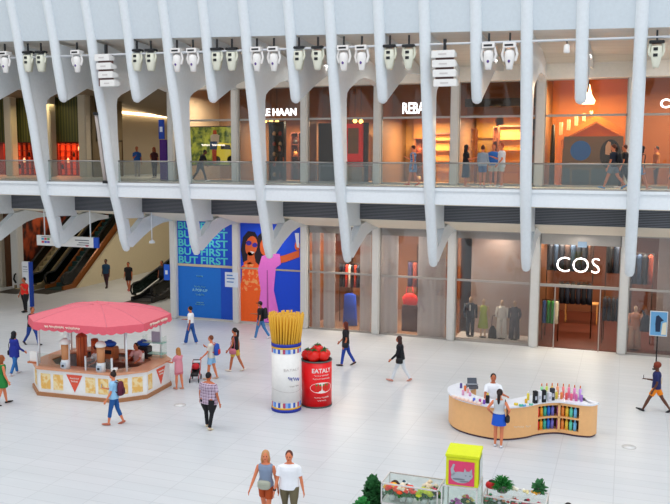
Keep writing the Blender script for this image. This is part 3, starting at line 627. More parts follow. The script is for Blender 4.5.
# car picture screen
t = thing('car_billboard', 'large lit picture of a yellow green off road car with a person', 'screen', (-19.35, 5.6, 7.7))
M().box(-1.55, 1.45, 0, .12, 0, 1.95).build('screen_case', DARK, t)
M().box(-1.5, 1.4, -.012, 0, .05, 1.9).build('screen_picture', noise2('forest_picture', 3, '#31501a', '#9fae3c', .6, .4, .6, emit=.6), t)
cp = M().use(mat('#d9cf3c', .5, 0, .5)).prism([(-.1, .25), (1.35, .25), (1.38, .7), (1.1, .8), (.95, 1.1), (.2, 1.15), (.05, .8), (-.12, .7)], -.03, -.015, 1).use(mat('#22281c')).prism([(.3, .82), (.88, .8), (.82, 1.02), (.32, 1.05)], -.04, -.03, 1).prism([(.85+.2*math.cos(a), .3+.2*math.sin(a)) for a in [i*PI/6 for i in range(12)]], -.045, -.03, 1).prism([(.1+.18*math.cos(a), .3+.18*math.sin(a)) for a in [i*PI/6 for i in range(12)]], -.045, -.03, 1)
cp.build('printed_car', None, t)
cp = M().use(mat('#e6e2dc')).prism([(-.25, 1.1), (.2, 1.1), (.24, 1.5), (0, 1.6), (-.25, 1.5)], -.05, -.03, 1).use(mat('#2c5a9c')).prism([(-.3, .8), (.1, .8), (.12, 1.2), (-.28, 1.2)], -.06, -.05, 1).use(mat('#d04a28')).prism([(-.12, 1.55), (.1, 1.55), (.08, 1.75), (-.1, 1.75)], -.06, -.05, 1).prism([(-.15, .1), (.05, .1), (.08, .8), (-.18, .8)], -.06, -.05, 1)
cp.build('printed_person', None, t); scribble('screen_lettering', t, GW, lambda u, v: (-.75+u, -.07, 1.02+v), 1.3, .09, ((0, .35), (.45, 1)), .016)
# shelves with bags/shoes: label per unit
def shelf_unit(label, x, y, wd, z1, rows, cols, boxc, goods, g, z=6.96, lit=None):
    t = thing('display_shelf', label, 'shelf', (x, y, z)); h = z1/rows
    M().box(-wd/2, wd/2, .18, .22, 0, z1).build('back_panel', boxc, t)
    for k in range(rows+1): M().box(-wd/2, wd/2, -.18, .2, k*h-.0, k*h+.04).build('shelf', boxc, t)
    for s in range(cols+1):
        X = -wd/2+wd*s/cols; M().box(X-.02, X+.02, -.18, .2, 0, z1).build('upright', boxc, t)
    r = random.Random(int(x*10)); protos = {}
    for k in range(rows):
        for c in range(cols):
            X = x-wd/2+wd*(c+.5)/cols; col = r.choice(goods)
            if col not in protos:
                mb = M().use(mat(col, .6), True); mb.torso([(0, .13, .07, 0), (.2, .12, .06, 0), (.24, .05, .03, 0)], 10).tube([(-.08, 0, .2), (-.05, 0, .34), (.05, 0, .34), (.08, 0, .2)], .012, 5)
                o = mb.build('display_handbag', None, None, (X, y-.05, z+k*h+.04)); tag(o, 'handbag in the '+label, 'handbag', g); protos[col] = o
            else:
                o = protos[col].copy(); COL.objects.link(o); o.location = (X, y-.05, z+k*h+.04)
YEL = mat('#d9a43c', .6); RW = mat('#8f4a1c', .6)
shelf_unit('wooden shelf wall left of the middle upper shop', -8.9, 8.6, 2.0, 2.1, 3, 5, RW, ['#c9a070', '#3a2418', '#a8431c', '#e0c8a0'], 'handbags in the middle upper shop left')
shelf_unit('wooden shelf wall behind the white shirted visitors', -4.9, 8.0, 2.2, 2.6, 4, 4, RW, ['#1c1816', '#3a2a20', '#8a5a3a', '#1c1816'], 'handbags behind the white shirted visitors')
shelf_unit('orange lit shelf behind the white leaning rib on the upper left', -15.6, 8.4, 1.6, 2.4, 4, 4, mat('#5a2410', .6), ['#c9803a', '#1c1210', '#a8431c'], 'shoes and bags in the orange lit shelf')
shelf_unit('tan shelf wall in the bay left of the red frame', -13.2, 9.0, 1.6, 2.3, 3, 4, mat('#a86e40', .6), ['#1c1816', '#c2331c', '#d9c8b0'], 'bags in the tan shelf wall')
for X, w_, c in ((-6.4, 1.3, '#d99a30'), (-9.0, 2.4, '#d08a34'), (-5.0, 2.2, '#d9a03a')):
    struct('trim_13', M().box(X-w_/2, X+w_/2, 9.3, 9.42, 9.1, 10.2), mat(c, .6))
struct('trim_14', M().box(-7.0, -3.7, 6.0, 6.2, 10.4, 10.75), mat('#2f2b28', .6))
t = thing('red_display_frame', 'bright red door shaped frame standing in the upper shop', 'display', (-12.25, 6.0, 6.96))
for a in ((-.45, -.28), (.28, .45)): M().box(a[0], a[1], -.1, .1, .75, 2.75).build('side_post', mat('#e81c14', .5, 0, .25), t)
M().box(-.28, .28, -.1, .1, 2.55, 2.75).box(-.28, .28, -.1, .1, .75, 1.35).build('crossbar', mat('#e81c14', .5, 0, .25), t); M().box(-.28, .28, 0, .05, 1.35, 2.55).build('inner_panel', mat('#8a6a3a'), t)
M().box(-.5, .5, -.2, .2, 0, .75).build('plinth', mat('#c9cbc8'), t)
SCR = stripes('screen_lines', 2, 9, '#8ea2d8', '#5a6cae', .4, .15)
for X, w_, lb in ((at(1, 6.2, 327, 140).x, .85, 'blue grey slatted screen left of the red frame'), (at(1, 6.2, 365, 140).x, .35, 'blue grey slatted screen right of the red frame')):
    tag(M().box(-w_/2, w_/2, -.05, .05, 0, 2.8).use(DARK).build('slatted_screen', SCR, None, (X, 6.2, 6.96)), lb, 'screen')
    o = bpy.context.scene.collection.objects[-1]
tablefix('counter_table', 'pale counter table under the red frame shop window', 'table', -11.6, 5.3, 1.3, .5, .85, mat('#d5d0c8'), 6.96)
tablefix('counter_table', 'grey counter table under the blue grey screen', 'table', -13.3, 5.5, 1.2, .5, .8, mat('#7f8a96'), 6.96)
t = thing('dark_display_cabinet', 'tall black display cabinet with lit bottles behind the upper shop glass', 'cabinet', (at(1, 6.2, 277.5, 140).x, 6.2, 6.96))
M().box(-.4, .4, .1, .16, 0, 2.9).box(-.4, -.34, -.15, .1, 0, 2.9).box(.34, .4, -.15, .1, 0, 2.9).build('cabinet_body', BLACK, t)
for k in range(6): M().box(-.34, .34, -.14, .1, .2+.5*k, .23+.5*k).build('shelf', mat('#3a2418'), t)
for k in range(5):
    for j in range(2): tag(M().use(mat(('#d9b890', '#c8451c')[(k+j) % 2], .5), True).lathe(0, 0, [(0, .08), (.12, .09), (.2, .04)], 8).build('display_vase', None, None, (t.location.x-.16+.32*j, 6.16, 6.96+.23+.5*k)), 'small vase standing in the tall black display cabinet', 'vase', 'vases in the black display cabinet')
for i_ in (1, 2, 3, 4):
    struct('wall_bulkhead', M().box(CX[i_]+.1, CX[i_+1]-.1, 6.9, 7.0, 10.0, 11.8), mat('#8a5c38', .6))
for px, y_, w_, h_, lb in ((388, 8.9, 1.0, 2.7, 'framed wooden wall display left in the middle upper shop'), (442, 8.2, 1.1, 2.3, 'framed wooden wall display just right of the middle rib'), (466, 8.4, 1.0, 2.5, 'framed wooden wall display behind the navy skirt'), (512, 7.6, 1.2, 2.6, 'framed wooden wall display by the right hand rib')):
    X = at(1, y_, px, 140).x; t = thing('wall_display_case', lb, 'display case', (X, y_, 6.96)); fm = mat('#6a3414', .5)
    for s_ in (-1, 1): M().box(s_*w_/2-.05, s_*w_/2+.05, -.1, .12, 0, h_).build('side_frame', fm, t)
    M().box(-w_/2, w_/2, -.1, .12, h_, h_+.08).build('top_frame', fm, t); M().box(-w_/2, w_/2, .08, .12, 0, h_).build('back_panel', mat('#d9963c', .6), t)
    for k in range(4): M().box(-w_/2+.05, w_/2-.05, -.08, .1, .5+.5*k, .54+.5*k).build('shelf', mat('#a8642c', .5), t)
# globe lamps behind the glass
for k, (px, py) in enumerate(((265, 121), (271, 121.5), (277, 122), (355, 121), (361, 121.5))):
    q = at(1, 6.5, px, py); t = thing('globe_lamp', 'small glowing globe lamp behind the upper shop glass', 'lamp', q, 0, 'globe lamps behind the upper glass'); M().use(mat('#ffd070', .5, 0, 6), True).ell((0, 0, 0), (.11, .11, .1), 10, 6).build('globe', None, t); M().use(DARK).box(-.01, .01, -.01, .01, .09, 11.78-q.z).build('cord', None, t)
# orange shop with glowing emblem, stair shelving, round poster
t = thing('glowing_emblem', 'glowing white flame like emblem high on the orange shop wall', 'sign', at(1, 5.6, 588, 97)); G = mat('#ffdcb0', .5, 0, 9)
M().use(G).prism([(-.3, -.2), (-.1, .0), (-.22, .4), (0, .15), (.05, .55), (.15, .1), (.3, -.15), (.25, -.3), (-.25, -.3)], -.03, .03, 1).build('emblem', None, t); M().box(-.02, .02, .0, .04, .3, 11.8-t.location.z).build('hanging_rod', DARK, t)
OW = mat('#e0822a', .6)
t = thing('gabled_display', 'large orange house shaped display with sloping roof inside the shop', 'display', (-1.5, 7.0, 6.96))
M().prism([(-1.5, 0), (-1.5, 2.1), (.1, 3.05), (1.3, 2.4), (1.3, 0), (1.15, 0), (1.15, 2.2), (.1, 2.75), (-1.35, 1.95), (-1.35, 0)], -.3, .3, 1).build('outer_frame', OW, t)
M().prism([(-1.3, 1.95), (.1, 2.7), (1.15, 2.15), (1.15, 1.6), (-1.3, 1.6)], .1, .2, 1).build('gable_panel', mat('#d9741c', .6), t)
for k in range(5): M().box(-1.45+.32*k, -1.33+.32*k, -.28, .28, 2.2+.2*k, 2.75+.12*k).build('slat', mat('#f0d8a8', .5), t)
M().box(-1.3, 1.15, .12, .2, .0, 1.6).build('lower_panel', mat('#6b5a4a', .6), t)
t = thing('round_poster', 'brown wall poster with blue circle and black round figure', 'poster', (-1.45, 5.7, 6.96)); M().box(-1.2, 1.2, 0, .06, .75, 2.1).build('poster_board', mat('#7a6652'), t)
M().prism([(-.5+.42*math.cos(a), 1.5+.42*math.sin(a)) for a in [i*PI/12 for i in range(24)]], -.012, 0, 1).build('blue_disc', mat('#2472d8'), t)
M().prism([(.7+.42*math.cos(a), 1.35+.62*math.sin(a)) for a in [i*PI/12 for i in range(24)]], -.012, 0, 1).build('black_figure', mat('#14181f'), t); M().prism([(.5, 1.35), (.75, 1.3), (.7, 1.85), (.6, 1.9), (.5, 1.7)], -.02, -.012, 1).build('pale_mark', mat('#e6c0a8'), t)
M().box(-1.0, 1.0, -.01, 0, .95, 1.0).build('printed_line', mat('#a89a86'), t); M().box(-1.2, 1.2, -.02, .06, .0, .75).build('board_base', mat('#566a7c'), t)
tablefix('display_table', 'small table of goods in front of the round poster', 'table', -1.9, 5.35, .9, .4, .75, mat('#8a7a6a'), 6.96)
tablefix('display_table', 'white table with goods at the far right upper shop', 'table', 1.1, 5.6, 1.3, .5, .85, mat('#c9c4b8'), 6.96)
t = thing('tall_black_drape', 'tall black drape at the left inside edge of the orange shop', 'drape', (-3.1, 5.6, 6.96)); M().use(BLACK, True).torso([(0, .12, .1, 0), (1.5, .1, .08, 0), (2.6, .06, .05, 0)], 10).build('cloth', None, t)
tag(M().box(-.3, .3, -.05, .05, 0, .5).build('wall_screen', DARK, None, (-4.1, 6.3, 9.35)), 'small black screen beside the white shirted visitors', 'screen')
# upper left shop: glowing lattice shelves
for k, (a, b) in enumerate(((55, 78), (12, 42), (0, 4))):
    xa = at(1, 11.5, a, 140).x; xb = at(1, 11.5, b, 140).x
    t = thing('lattice_shelf', ('orange lit lattice shelf behind the second leaning rib', 'dim orange lit lattice shelf behind the leftmost rib', 'orange lit lattice shelf at the left frame edge')[k], 'shelf', ((xa+xb)/2, 11.9, 6.96)); w_ = (xb-xa); n = max(2, int(w_/.35))
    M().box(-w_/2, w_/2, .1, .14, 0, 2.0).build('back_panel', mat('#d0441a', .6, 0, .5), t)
    for j in range(n+1): M().box(-w_/2+w_*j/n-.03, -w_/2+w_*j/n+.03, -.1, .1, 0, 2.0).build('upright', mat('#8a2a10'), t)
    for j in range(6): M().box(-w_/2, w_/2, -.1, .1, j*.38, j*.38+.04).build('shelf', mat('#7a2210'), t)
    if k < 2:
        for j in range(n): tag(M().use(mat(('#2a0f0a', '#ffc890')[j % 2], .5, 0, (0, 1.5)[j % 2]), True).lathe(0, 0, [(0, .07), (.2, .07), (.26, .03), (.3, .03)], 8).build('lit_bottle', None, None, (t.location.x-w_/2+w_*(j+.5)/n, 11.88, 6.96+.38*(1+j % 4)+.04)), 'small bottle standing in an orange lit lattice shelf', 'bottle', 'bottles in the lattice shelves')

# ------------------------------------------------------------------ people
def d1s(a, b): return (b-a).normalized()
def remeshed(mb, name, mt, parent, vox, smooth=3):
    o = mb.build(name, mt, None, fix=False)
    md = o.modifiers.new('r', 'REMESH'); md.mode = 'VOXEL'; md.voxel_size = vox; md.use_smooth_shade = True
    if smooth: s = o.modifiers.new('s', 'SMOOTH'); s.iterations = smooth; s.factor = .5
    dg = bpy.context.evaluated_depsgraph_get(); me = bpy.data.meshes.new_from_object(o.evaluated_get(dg))
    me.materials.clear(); me.materials.append(mt); o.modifiers.clear(); o.data = me; o.parent = parent
    return o
SKN = {'l': mat('#d98f70', .6), 'm': mat('#d97f58', .6), 't': mat('#bb6844', .6), 'd': mat('#5e3423', .6)}
def person(label, x, y, face, H=1.72, z=0, skin='m', legs=((18, 5), (-18, 12)), arms=((-15, 8, 20), (15, 8, 20)), top=('tee', '#ffffff'), bottom=('jeans', '#22406e'),
           hair=('short', '#1c1512'), shoes='#e8e8e8', sex='f', lean=0, vox=.014, acc=(), look=0, tuck=False, build=1.0):
    t = thing('person', label, 'person', (x, y, z), math.radians(face-90)); S = H
    W = (1.1 if sex == 'm' else 1.0)*build
    th, sh = .245*S, .245*S; ank = .042*S
    def leg(s, a, k, h0):
        hip = Vector((s*.052*S*W, 0, h0)); a, k = math.radians(a), math.radians(k)
        kn = hip+Vector((s*.004*S, math.sin(a), -math.cos(a)))*th; an = kn+Vector((0, math.sin(a-k), -math.cos(a-k)))*sh
        return hip, kn, an, a-k
    low = min(leg(s, a, k, 0)[2].z for s, (a, k) in zip((-1, 1), legs)); h0 = ank-low
    L = [leg(s, a, k, h0) for s, (a, k) in zip((-1, 1), legs)]
    ln = math.radians(lean)
    def sp(zz, yy=0, xx=0):   # spine point at zz*S above hip joint, leaned
        zz *= S; return Vector((xx*S, zz*math.sin(ln)+yy*S*math.cos(ln), h0+zz*math.cos(ln)-yy*S*math.sin(ln)))
    def ring(zz, rx, ry, yy=0, add=0, n=16): 
        return [sp(zz, yy+(ry+add/S)*math.sin(q)*1.0, (rx+add/S)*math.cos(q)) for q in [2*PI*j/n for j in range(n)]]
    fem = sex == 'f'
    T = [(-.045, .05, .05), (-.02, .088 if fem else .086, .064), (.03, .096 if fem else .09, .066), (.10, .072 if fem else .084, .056), (.16, .078 if fem else .09, .062), (.22, .09 if fem else .1, .07), (.265, .09 if fem else .104, .06), (.292, .055, .042), (.305, .032, .032)]
    T = [(a, b*W, c*(W+1)/2) for a, b, c in T]
    b = M()
    b.loft([ring(a, rx, ry) for a, rx, ry in T])
    hc = sp(.392, .014)
    b.tube([sp(.28), sp(.355, .006)], [.034*S, .031*S], 10)
    lk = Matrix.Rotation(math.radians(look), 3, 'Z')
    b.ell(hc, (.044*S, .055*S, .069*S), 14, 10, lk)
    def hd(v): return hc+lk @ (Vector(v)*S)
    b.ell(hd((0, .032, -.036)), (.024*S, .022*S, .024*S), 10, 6)       # jaw and chin
    b.tube([hd((0, .048, .008)), hd((0, .061, -.012)), hd((0, .05, -.016))], [.006*S, .009*S, .007*S], 6, rounded=True)   # nose
    for s in (-1, 1): b.ell(hd((s*.042, -.002, -.002)), (.007*S, .012*S, .018*S), 8, 6)
    for hip, kn, an, q in L:
        b.tube([hip+Vector((0, 0, .01*S)), hip.lerp(kn, .5), kn, kn.lerp(an, .35), kn.lerp(an, .75), an], [.05*S*W, .044*S*W, .031*S, .032*S, .023*S, .019*S], 12, rounded=True)
        fp = max(-1.1, min(.35, q*.8)); R = Matrix.Rotation(fp, 3, 'X')
        b.tube([an+R @ Vector((0, -.01*S, -.02*S)), an+R @ Vector((0, .05*S, -.028*S)), an+R @ Vector((0, .1*S, -.033*S))], [.02*S, .02*S, .012*S], 8, rounded=True)
    A = []
    for s, ar in zip((-1, 1), arms):
        a, ab, e = (math.radians(v) for v in ar[:3]); inw = math.radians(ar[3]) if len(ar) > 3 else 0
        shd = sp(.255, 0, s*.096*W)
        d1 = Vector((s*math.sin(ab), math.sin(a)*math.cos(ab), -math.cos(a)*math.cos(ab))); el = shd+d1*.165*S
        q = a+e; d2 = Vector((s*math.sin(ab)*math.cos(inw)-s*math.sin(inw), math.sin(q)*math.cos(inw), -math.cos(q)*math.cos(inw)*math.cos(ab))).normalized(); wr = el+d2*.145*S
        A.append((shd, el, wr, d2, s))
        b.tube([shd+d1*.014*S, shd.lerp(el, .4), el, el.lerp(wr, .3), wr], [.026*S, .026*S, .021*S, .021*S, .014*S], 10, rounded=True)
        side = Vector((0, 1, 0)) if abs(d2.y) < .8 else Vector((s*-1, 0, 0)); side = (side-d2*side.dot(d2)).normalized(); nrm = d2.cross(side)
        b.tube([wr, wr+d2*.025*S, wr+d2*.05*S], [.013*S, .019*S, .018*S], 8, flat=.6, rounded=True, upv=side)
        for f_ in range(4):
            o_ = side*((f_-1.5)*.0105*S); ln_ = (.036, .042, .045, .035)[f_]*S; p0 = wr+d2*.05*S+o_; cu = nrm*(-s)*.35
            b.tube([p0, p0+(d2+cu*.4).normalized()*ln_*.5, p0+(d2+cu).normalized()*ln_], [.0062*S, .0056*S, .0045*S], 6, rounded=True)
        p0 = wr+d2*.018*S+side*.014*S
        b.tube([p0, p0+(d2+side*1.1).normalized()*.022*S, p0+(d2*1.3+side*.8).normalized()*.04*S], [.007*S, .0065*S, .005*S], 6, rounded=True)
    remeshed(b, 'body', SKN[skin], t, vox*.75, 2)
    # eyes and mouth
    if not (20 < (face+look) % 360 < 160):
        for s in (-1, 1): M().use(mat('#1c1412'), True).ell(hd((s*.017, .0505, .008)), (.008*S, .005*S, .0055*S), 8, 5).build('eye', None, t)
        M().use(mat('#8a2f28'), True).ell(hd((0, .0535, -.03)), (.012*S, .004*S, .0035*S), 8, 5).build('mouth', None, t)
    # shirt
    kind, tc_ = top[:2]; tm = tc_ if not isinstance(tc_, str) else mat(tc_, .8)
    g = .014*S/1.72+.004
    c = M(); bot = -.03 if not tuck else .05
    if kind in ('tank', 'halter', 'dress'):
        secs = [q for q in T if q[0] > max(.02, bot)]; rr = [ring(a, rx, ry, add=g) for a, rx, ry in secs if a < .27]
        if kind != 'dress': rr = [ring(bot, .098*W, .07, add=g)]+rr
        rr.append(ring(.285, .07*W, .045, add=g*.3)); 
        if kind == 'dress':
            d0 = top[2] if len(top) > 2 else -.2
            rr = [ring(d0, .135*W, .1), ring(d0*.45, .118*W, .09, add=g), ring(.0, .102*W, .074, add=g)]+rr
        c.loft(rr)
        remeshed(c, 'dress' if kind == 'dress' else 'tank_top', tm, t, vox)
    else:
        bt = top[2] if len(top) > 2 else bot; loose = 1.1 if kind in ('loose', 'coat') else 1.0
        rr = [ring(bt, .1*W*loose, .074*loose, add=g), ring(.03, .098*W*loose, .07*loose, add=g), ring(.10, .09*W*loose, .064*loose, add=g)]+[ring(a, rx, ry, add=g) for a, rx, ry in T if .12 < a < .29]+[ring(.298, .045, .04, add=g*.5)]
        c.loft(rr)
        for shd, el, wr, d2, s in A:
            if kind in ('long', 'coat'): c.tube([shd, el, wr.lerp(el, .06)], [.036*S, .03*S, .023*S], 10, rounded=True)
            else: c.tube([shd+d1s(shd, el)*.012*S, shd.lerp(el, .2), shd.lerp(el, .45)], [.033*S, .036*S, .036*S], 10, rounded=True); c.tube([shd.lerp(el, .1), shd.lerp(el, .45), shd.lerp(el, .74)], [.037*S, .036*S, .035*S], 10)
        remeshed(c, {'tee': 't_shirt', 'loose': 'blouse', 'long': 'long_sleeved_top', 'coat': 'jacket'}[kind], tm, t, vox)
    # lower clothing
    kind, tc_ = bottom[:2]
    if kind != 'none':
        tm = tc_ if not isinstance(tc_, str) else mat(tc_, .8); c = M()
        hi = ring(.07, .084*W, .06, add=.01*S/1.7)
        if kind == 'skirt':
            ln_ = bottom[2] if len(bottom) > 2 else -.16
            c.loft([ring(ln_, .122*W, .094, add=.008), ring(-.06, .11*W, .082, add=.008), ring(.02, .1*W, .07, add=.01), hi]); remeshed(c, 'skirt', tm, t, vox)
        else:
            c.loft([ring(-.05, .08*W, .062, add=.006), ring(-.0, .096*W, .069, add=.008), hi])
            for hip, kn, an, q in L:
                if kind == 'shorts': c.tube([hip+Vector((0, 0, .0)), hip.lerp(kn, .45), hip.lerp(kn, .72)], [.056*S*W, .053*S*W, .052*S*W], 12)
                elif kind == 'capri': c.tube([hip, hip.lerp(kn, .5), kn, kn.lerp(an, .55)], [.055*S*W, .049*S*W, .038*S, .035*S], 12)
                elif kind == 'wide': c.tube([hip, hip.lerp(kn, .5), kn, kn.lerp(an, .96)], [.056*S*W, .05*S*W, .04*S, .048*S], 12)
                else: c.tube([hip, hip.lerp(kn, .5), kn, kn.lerp(an, .5), kn.lerp(an, .97)], [.056*S*W, .05*S*W, .038*S, .034*S, .031*S], 12)
            remeshed(c, {'shorts': 'shorts', 'capri': 'cropped_jeans', 'wide': 'wide_jeans'}.get(kind, 'trousers'), tm, t, vox)
    for hip, kn, an, q in L:
        fp = max(-1.1, min(.35, q*.8)); R = Matrix.Rotation(fp, 3, 'X')
        sm_ = M().use(mat(shoes, .5), True)
        sm_.tube([an+R @ Vector((0, -.016*S, -.018*S)), an+R @ Vector((0, .03*S, -.02*S)), an+R @ Vector((0, .07*S, -.027*S)), an+R @ Vector((0, .112*S, -.03*S))], [.024*S, .024*S, .023*S, .014*S], 10, flat=.85, rounded=True, upv=(1, 0, 0))
        sm_.build('shoe', None, t)
    # hair
    hk, hcx = hair; hm = mat(hcx, .7)
    if hk != 'bald':
        c = M()
        if hk == 'afro': c.ell(hd((0, -.014, .03)), (.072*S, .07*S, .062*S), 14, 10)
        else:
            k = 1.0 if hk in ('short', 'cap') else 1.06
            c.ell(hd((0, -.012, .016)), (.0495*S*k, .056*S*k, .061*S), 14, 10)
        if hk in ('long', 'longer'):
            e_ = .12 if hk == 'long' else .21
            c.tube([hd((0, -.025, .02)), hd((0, -.04, -.05)), hd((0, -.05, -e_)), hd((0, -.046, -e_-.04))], [.05*S, .052*S, .044*S, .016*S], 12, flat=.6, rounded=True, upv=(1, 0, 0))
            for s in (-1, 1): c.tube([hd((s*.036, .006, .02)), hd((s*.046, -.006, -.05)), hd((s*.045, -.012, -.1))], [.018*S, .02*S, .012*S], 8, rounded=True)
        if hk == 'pony': c.tube([hd((0, -.045, .03)), hd((0, -.085, .0)), hd((0, -.085, -.1)), hd((0, -.078, -.2))], [.022*S, .028*S, .026*S, .01*S], 10, rounded=True)
        if hk == 'bun': c.ell(hd((0, -.03, .078)), (.03*S, .03*S, .026*S), 10, 8)
        remeshed(c, 'hair', hm, t, vox*.9, 2)
        if hk == 'cap':
            M().use(mat('#15161a', .6), True).ell(hd((0, -.004, .035)), (.05*S, .058*S, .045*S), 12, 8).use(mat('#15161a', .6)).tube([hd((0, .04, .03)), hd((0, .1, .022))], [.038*S, .03*S], 10, flat=.2, upv=(1, 0, 0)).build('cap', None, t)
    t['_a'] = 0; del t['_a']
    person.last = dict(t=t, A=A, sp=sp, hd=hd, S=S, L=L)
    return t
def world(t, v):
    R = Matrix.Rotation(t.rotation_euler[2], 3, 'Z'); return R @ Vector(v)+Vector(t.location)
def hold(kind, label, c1, c2=None, side=1, size=1.0):
    P = person.last; t = P['t']; S = P['S']; rz = t.rotation_euler[2]
    wr = P['A'][0 if side < 0 else 1][2]; d2 = P['A'][0 if side < 0 else 1][3]
    if kind == 'phone':
        q = thing('mobile_phone', label, 'phone', world(t, wr+d2*.085+Vector((0, .03, .02))), rz); M().box(-.034, .034, -.006, .006, -.02, .1).build('phone_case', mat(c1), q, bevel=.003); M().box(-.03, .03, -.009, -.006, -.01, .11).build('phone_screen', mat('#20242c', .2), q)
    if kind == 'backpack':
        q = thing('backpack', label, 'backpack', world(t, P['sp'](.03, -.125)), rz)
        M().use(mat(c1, .7), True).torso([(0, .13*size, .08, 0), (.03, .16*size, .1, 0), (.25, .15*size, .1, 0), (.38*size, .12*size, .08, 0), (.42*size, .06, .04, 0)], 14).build('pack', None, q)
        M().use(mat(c2 or c1, .7), True).torso([(.04, .09, .03, -.09), (.06, .11, .04, -.09), (.2, .1, .035, -.09), (.22, .07, .02, -.09)], 10).build('front_pocket', None, q)
        for s in (-1, 1): M().use(mat(c2 or c1, .7), True).tube([(s*.09, .02, .08), (s*.12, .12, .12), (s*.115, .235, .3), (s*.09, .14, .43), (s*.08, .03, .38)], .017, 6).build('shoulder_strap', None, q)
    if kind == 'bag':
        p = P['sp'](.0, 0, side*.115); q = thing('shoulder_bag', label, 'bag', world(t, p), rz)
        M().use(mat(c1, .6), True).torso([(-.16*size, .04, .09*size, 0, side*.05), (-.13*size, .06, .13*size, 0, side*.05), (.0, .06, .13*size, 0, side*.05), (.04, .03, .08*size, 0, side*.05)], 12).build('bag_body', None, q)
        M().use(mat(c2 or c1, .6), True).tube([(side*.04, -.06, .02), (side*.03, -.08, .25), (side*-.03, -.02, .5), (side*.03, .09, .25), (side*.04, .06, .02)], .012, 6).build('bag_strap', None, q)
    return

R_, L_, T_, A_w = 0, 180, 270, 90      # facing: right, left, towards the camera, away
walk = ((13, 4), (-11, 12)); stand = ((3, 2), (-2, 3)); stride = ((22, 6), (-18, 20))
relaxed = ((8, 8, 12), (-6, 8, 12)); phone1 = ((-8, 8, 15), (12, 4, 105, 30)); phone2 = ((12, 4, 100, 30), (12, 4, 100, 30))
# --- ground floor
person('person in a red shirt and black trousers standing by the white pylon', at(2, 0, 25.5, 312).x, at(2, 0, 25.5, 312).y, 250, 1.85, skin='t', legs=stand, arms=((25, 6, 120, 20), (5, 8, 15)), top=('tee', '#e3231c'), bottom=('trousers', '#131318'), shoes='#131318', sex='m', build=1.3)
person('person in a black shirt and blue jeans striding behind the kiosk canopy', -23.9, -2.7, 350, 1.75, skin='t', legs=stride, arms=((-20, 10, 25), (20, 10, 30)), top=('tee', '#15151a'), bottom=('trousers', '#1c3c86'), hair=('short', '#5a2a14'), shoes='#1a1a22', sex='m', lean=6)
person('person in a long blue coat with dark long hair seen from behind', -21.2, -6.8, 75, 1.68, legs=walk, arms=((15, 8, 60), (10, 8, 40)), top=('coat', '#1d2c8e', -.12), bottom=('trousers', '#2f6fb4'), hair=('longer', '#14121a'), shoes='#d9d9de', build=1.15)
hold('bag', 'black shoulder bag worn with the long blue coat', '#14141a', side=-1)
person('person in a green sleeveless dress at the left frame edge', -18.95, -9.9, 60, 1.68, legs=((12, 4), (-12, 10)), arms=((-5, 10, 10), (5, 10, 15)), top=('dress', '#1f7a34', -.17), bottom=('none', ''), hair=('long', '#8a4a20'), shoes='#1a1512')
person('person in a light blue shirt with hair bun walking past the kiosk', -14.35, -10.3, 200, 1.68, legs=walk, arms=((10, 6, 20), (12, 4, 95, 25)), top=('loose', '#8fc0e4'), bottom=('capri', '#1e5596'), hair=('bun', '#23130f'), shoes='#b0604a')
hold('backpack', 'dark maroon backpack on the light blue shirt', '#5c1630', '#4a1228'); hold('phone', 'phone in the hand of the person with the hair bun', '#cfd6e0')
person('person in a purple and white plaid shirt seen from behind', -11.5, -9.6, 80, 1.74, skin='t', legs=((8, 4), (-6, 10)), arms=((4, 14, 10), (-4, 14, 10)), top=('loose', PLAID, -.08), bottom=('trousers', '#121217'), hair=('short', '#0f0d10'), shoes='#d6c8a8', sex='m', build=1.45)
person('person in a white top and flared blue jeans walking left', -17.6, -.1, 185, 1.72, skin='t', legs=((18, 6), (-13, 4)), arms=((-10, 6, 20), (20, 4, 70, 10)), top=('tee', '#eceef2'), bottom=('wide', '#1f4f96'), hair=('short', '#140f12'), shoes='#dfe3ea', tuck=True)
person('child in a pink top leaning on the kiosk end', -14.5, -6.3, 160, 1.5, legs=((4, 2), (-6, 4)), arms=((30, 8, 60), (35, 6, 60)), top=('tee', '#d98a98', -.12), bottom=('shorts', '#d0707c'), hair=('long', '#b07840'), shoes='#c98a70', skin='m')
person('person in a pale patterned shirt and light blue shorts pushing a stroller', -14.05, -4.75, 190, 1.66, legs=((10, 4), (-8, 8)), arms=((20, 8, 25), (10, 6, 115, 20)), top=('tee', '#d4d0c6'), bottom=('shorts', '#8fc0e6'), hair=('short', '#6e3a1e'), shoes='#c9a890', sex='m')
hold('backpack', 'blue and red backpack beside the light blue shorts', '#1f4fae', '#d0282c')
person('person in a black vest and yellow shorts carrying a pink bag', -13.75, -3.45, 185, 1.72, skin='t', legs=((14, 4), (-16, 12)), arms=((8, 6, 30), (-14, 8, 15)), top=('tank', '#16141a'), bottom=('shorts', '#d9b84a'), hair=('pony', '#1c1210'), shoes='#e0d4c4')
hold('bag', 'pink handbag carried against the yellow shorts', '#c06a7c', side=-1, size=1.1)
person('person in a black shirt and cap with a backpack by the posters', -15.2, 1.9, 190, 1.76, skin='t', legs=((17, 4), (-19, 14)), arms=((-8, 8, 20), (30, 4, 60)), top=('tee', '#15161c'), bottom=('trousers', '#3f78ae'), hair=('cap', '#15120f'), shoes='#dfe3e8', sex='m')
hold('backpack', 'black backpack on the person with the cap', '#101116', '#1a1b22', size=1.15)
person('person in a black top and blue jeans walking right of the tomato tin', -10.1, -1.15, 195, 1.78, skin='t', legs=((12, 4), (-16, 14)), arms=((-10, 10, 30), (12, 8, 30)), top=('tee', '#15131a'), bottom=('trousers', '#1f3f9c'), hair=('long', '#5c1e14'), shoes='#2a2a32')
hold('bag', 'small black bag on the person right of the tomato tin', '#15131a', side=-1)
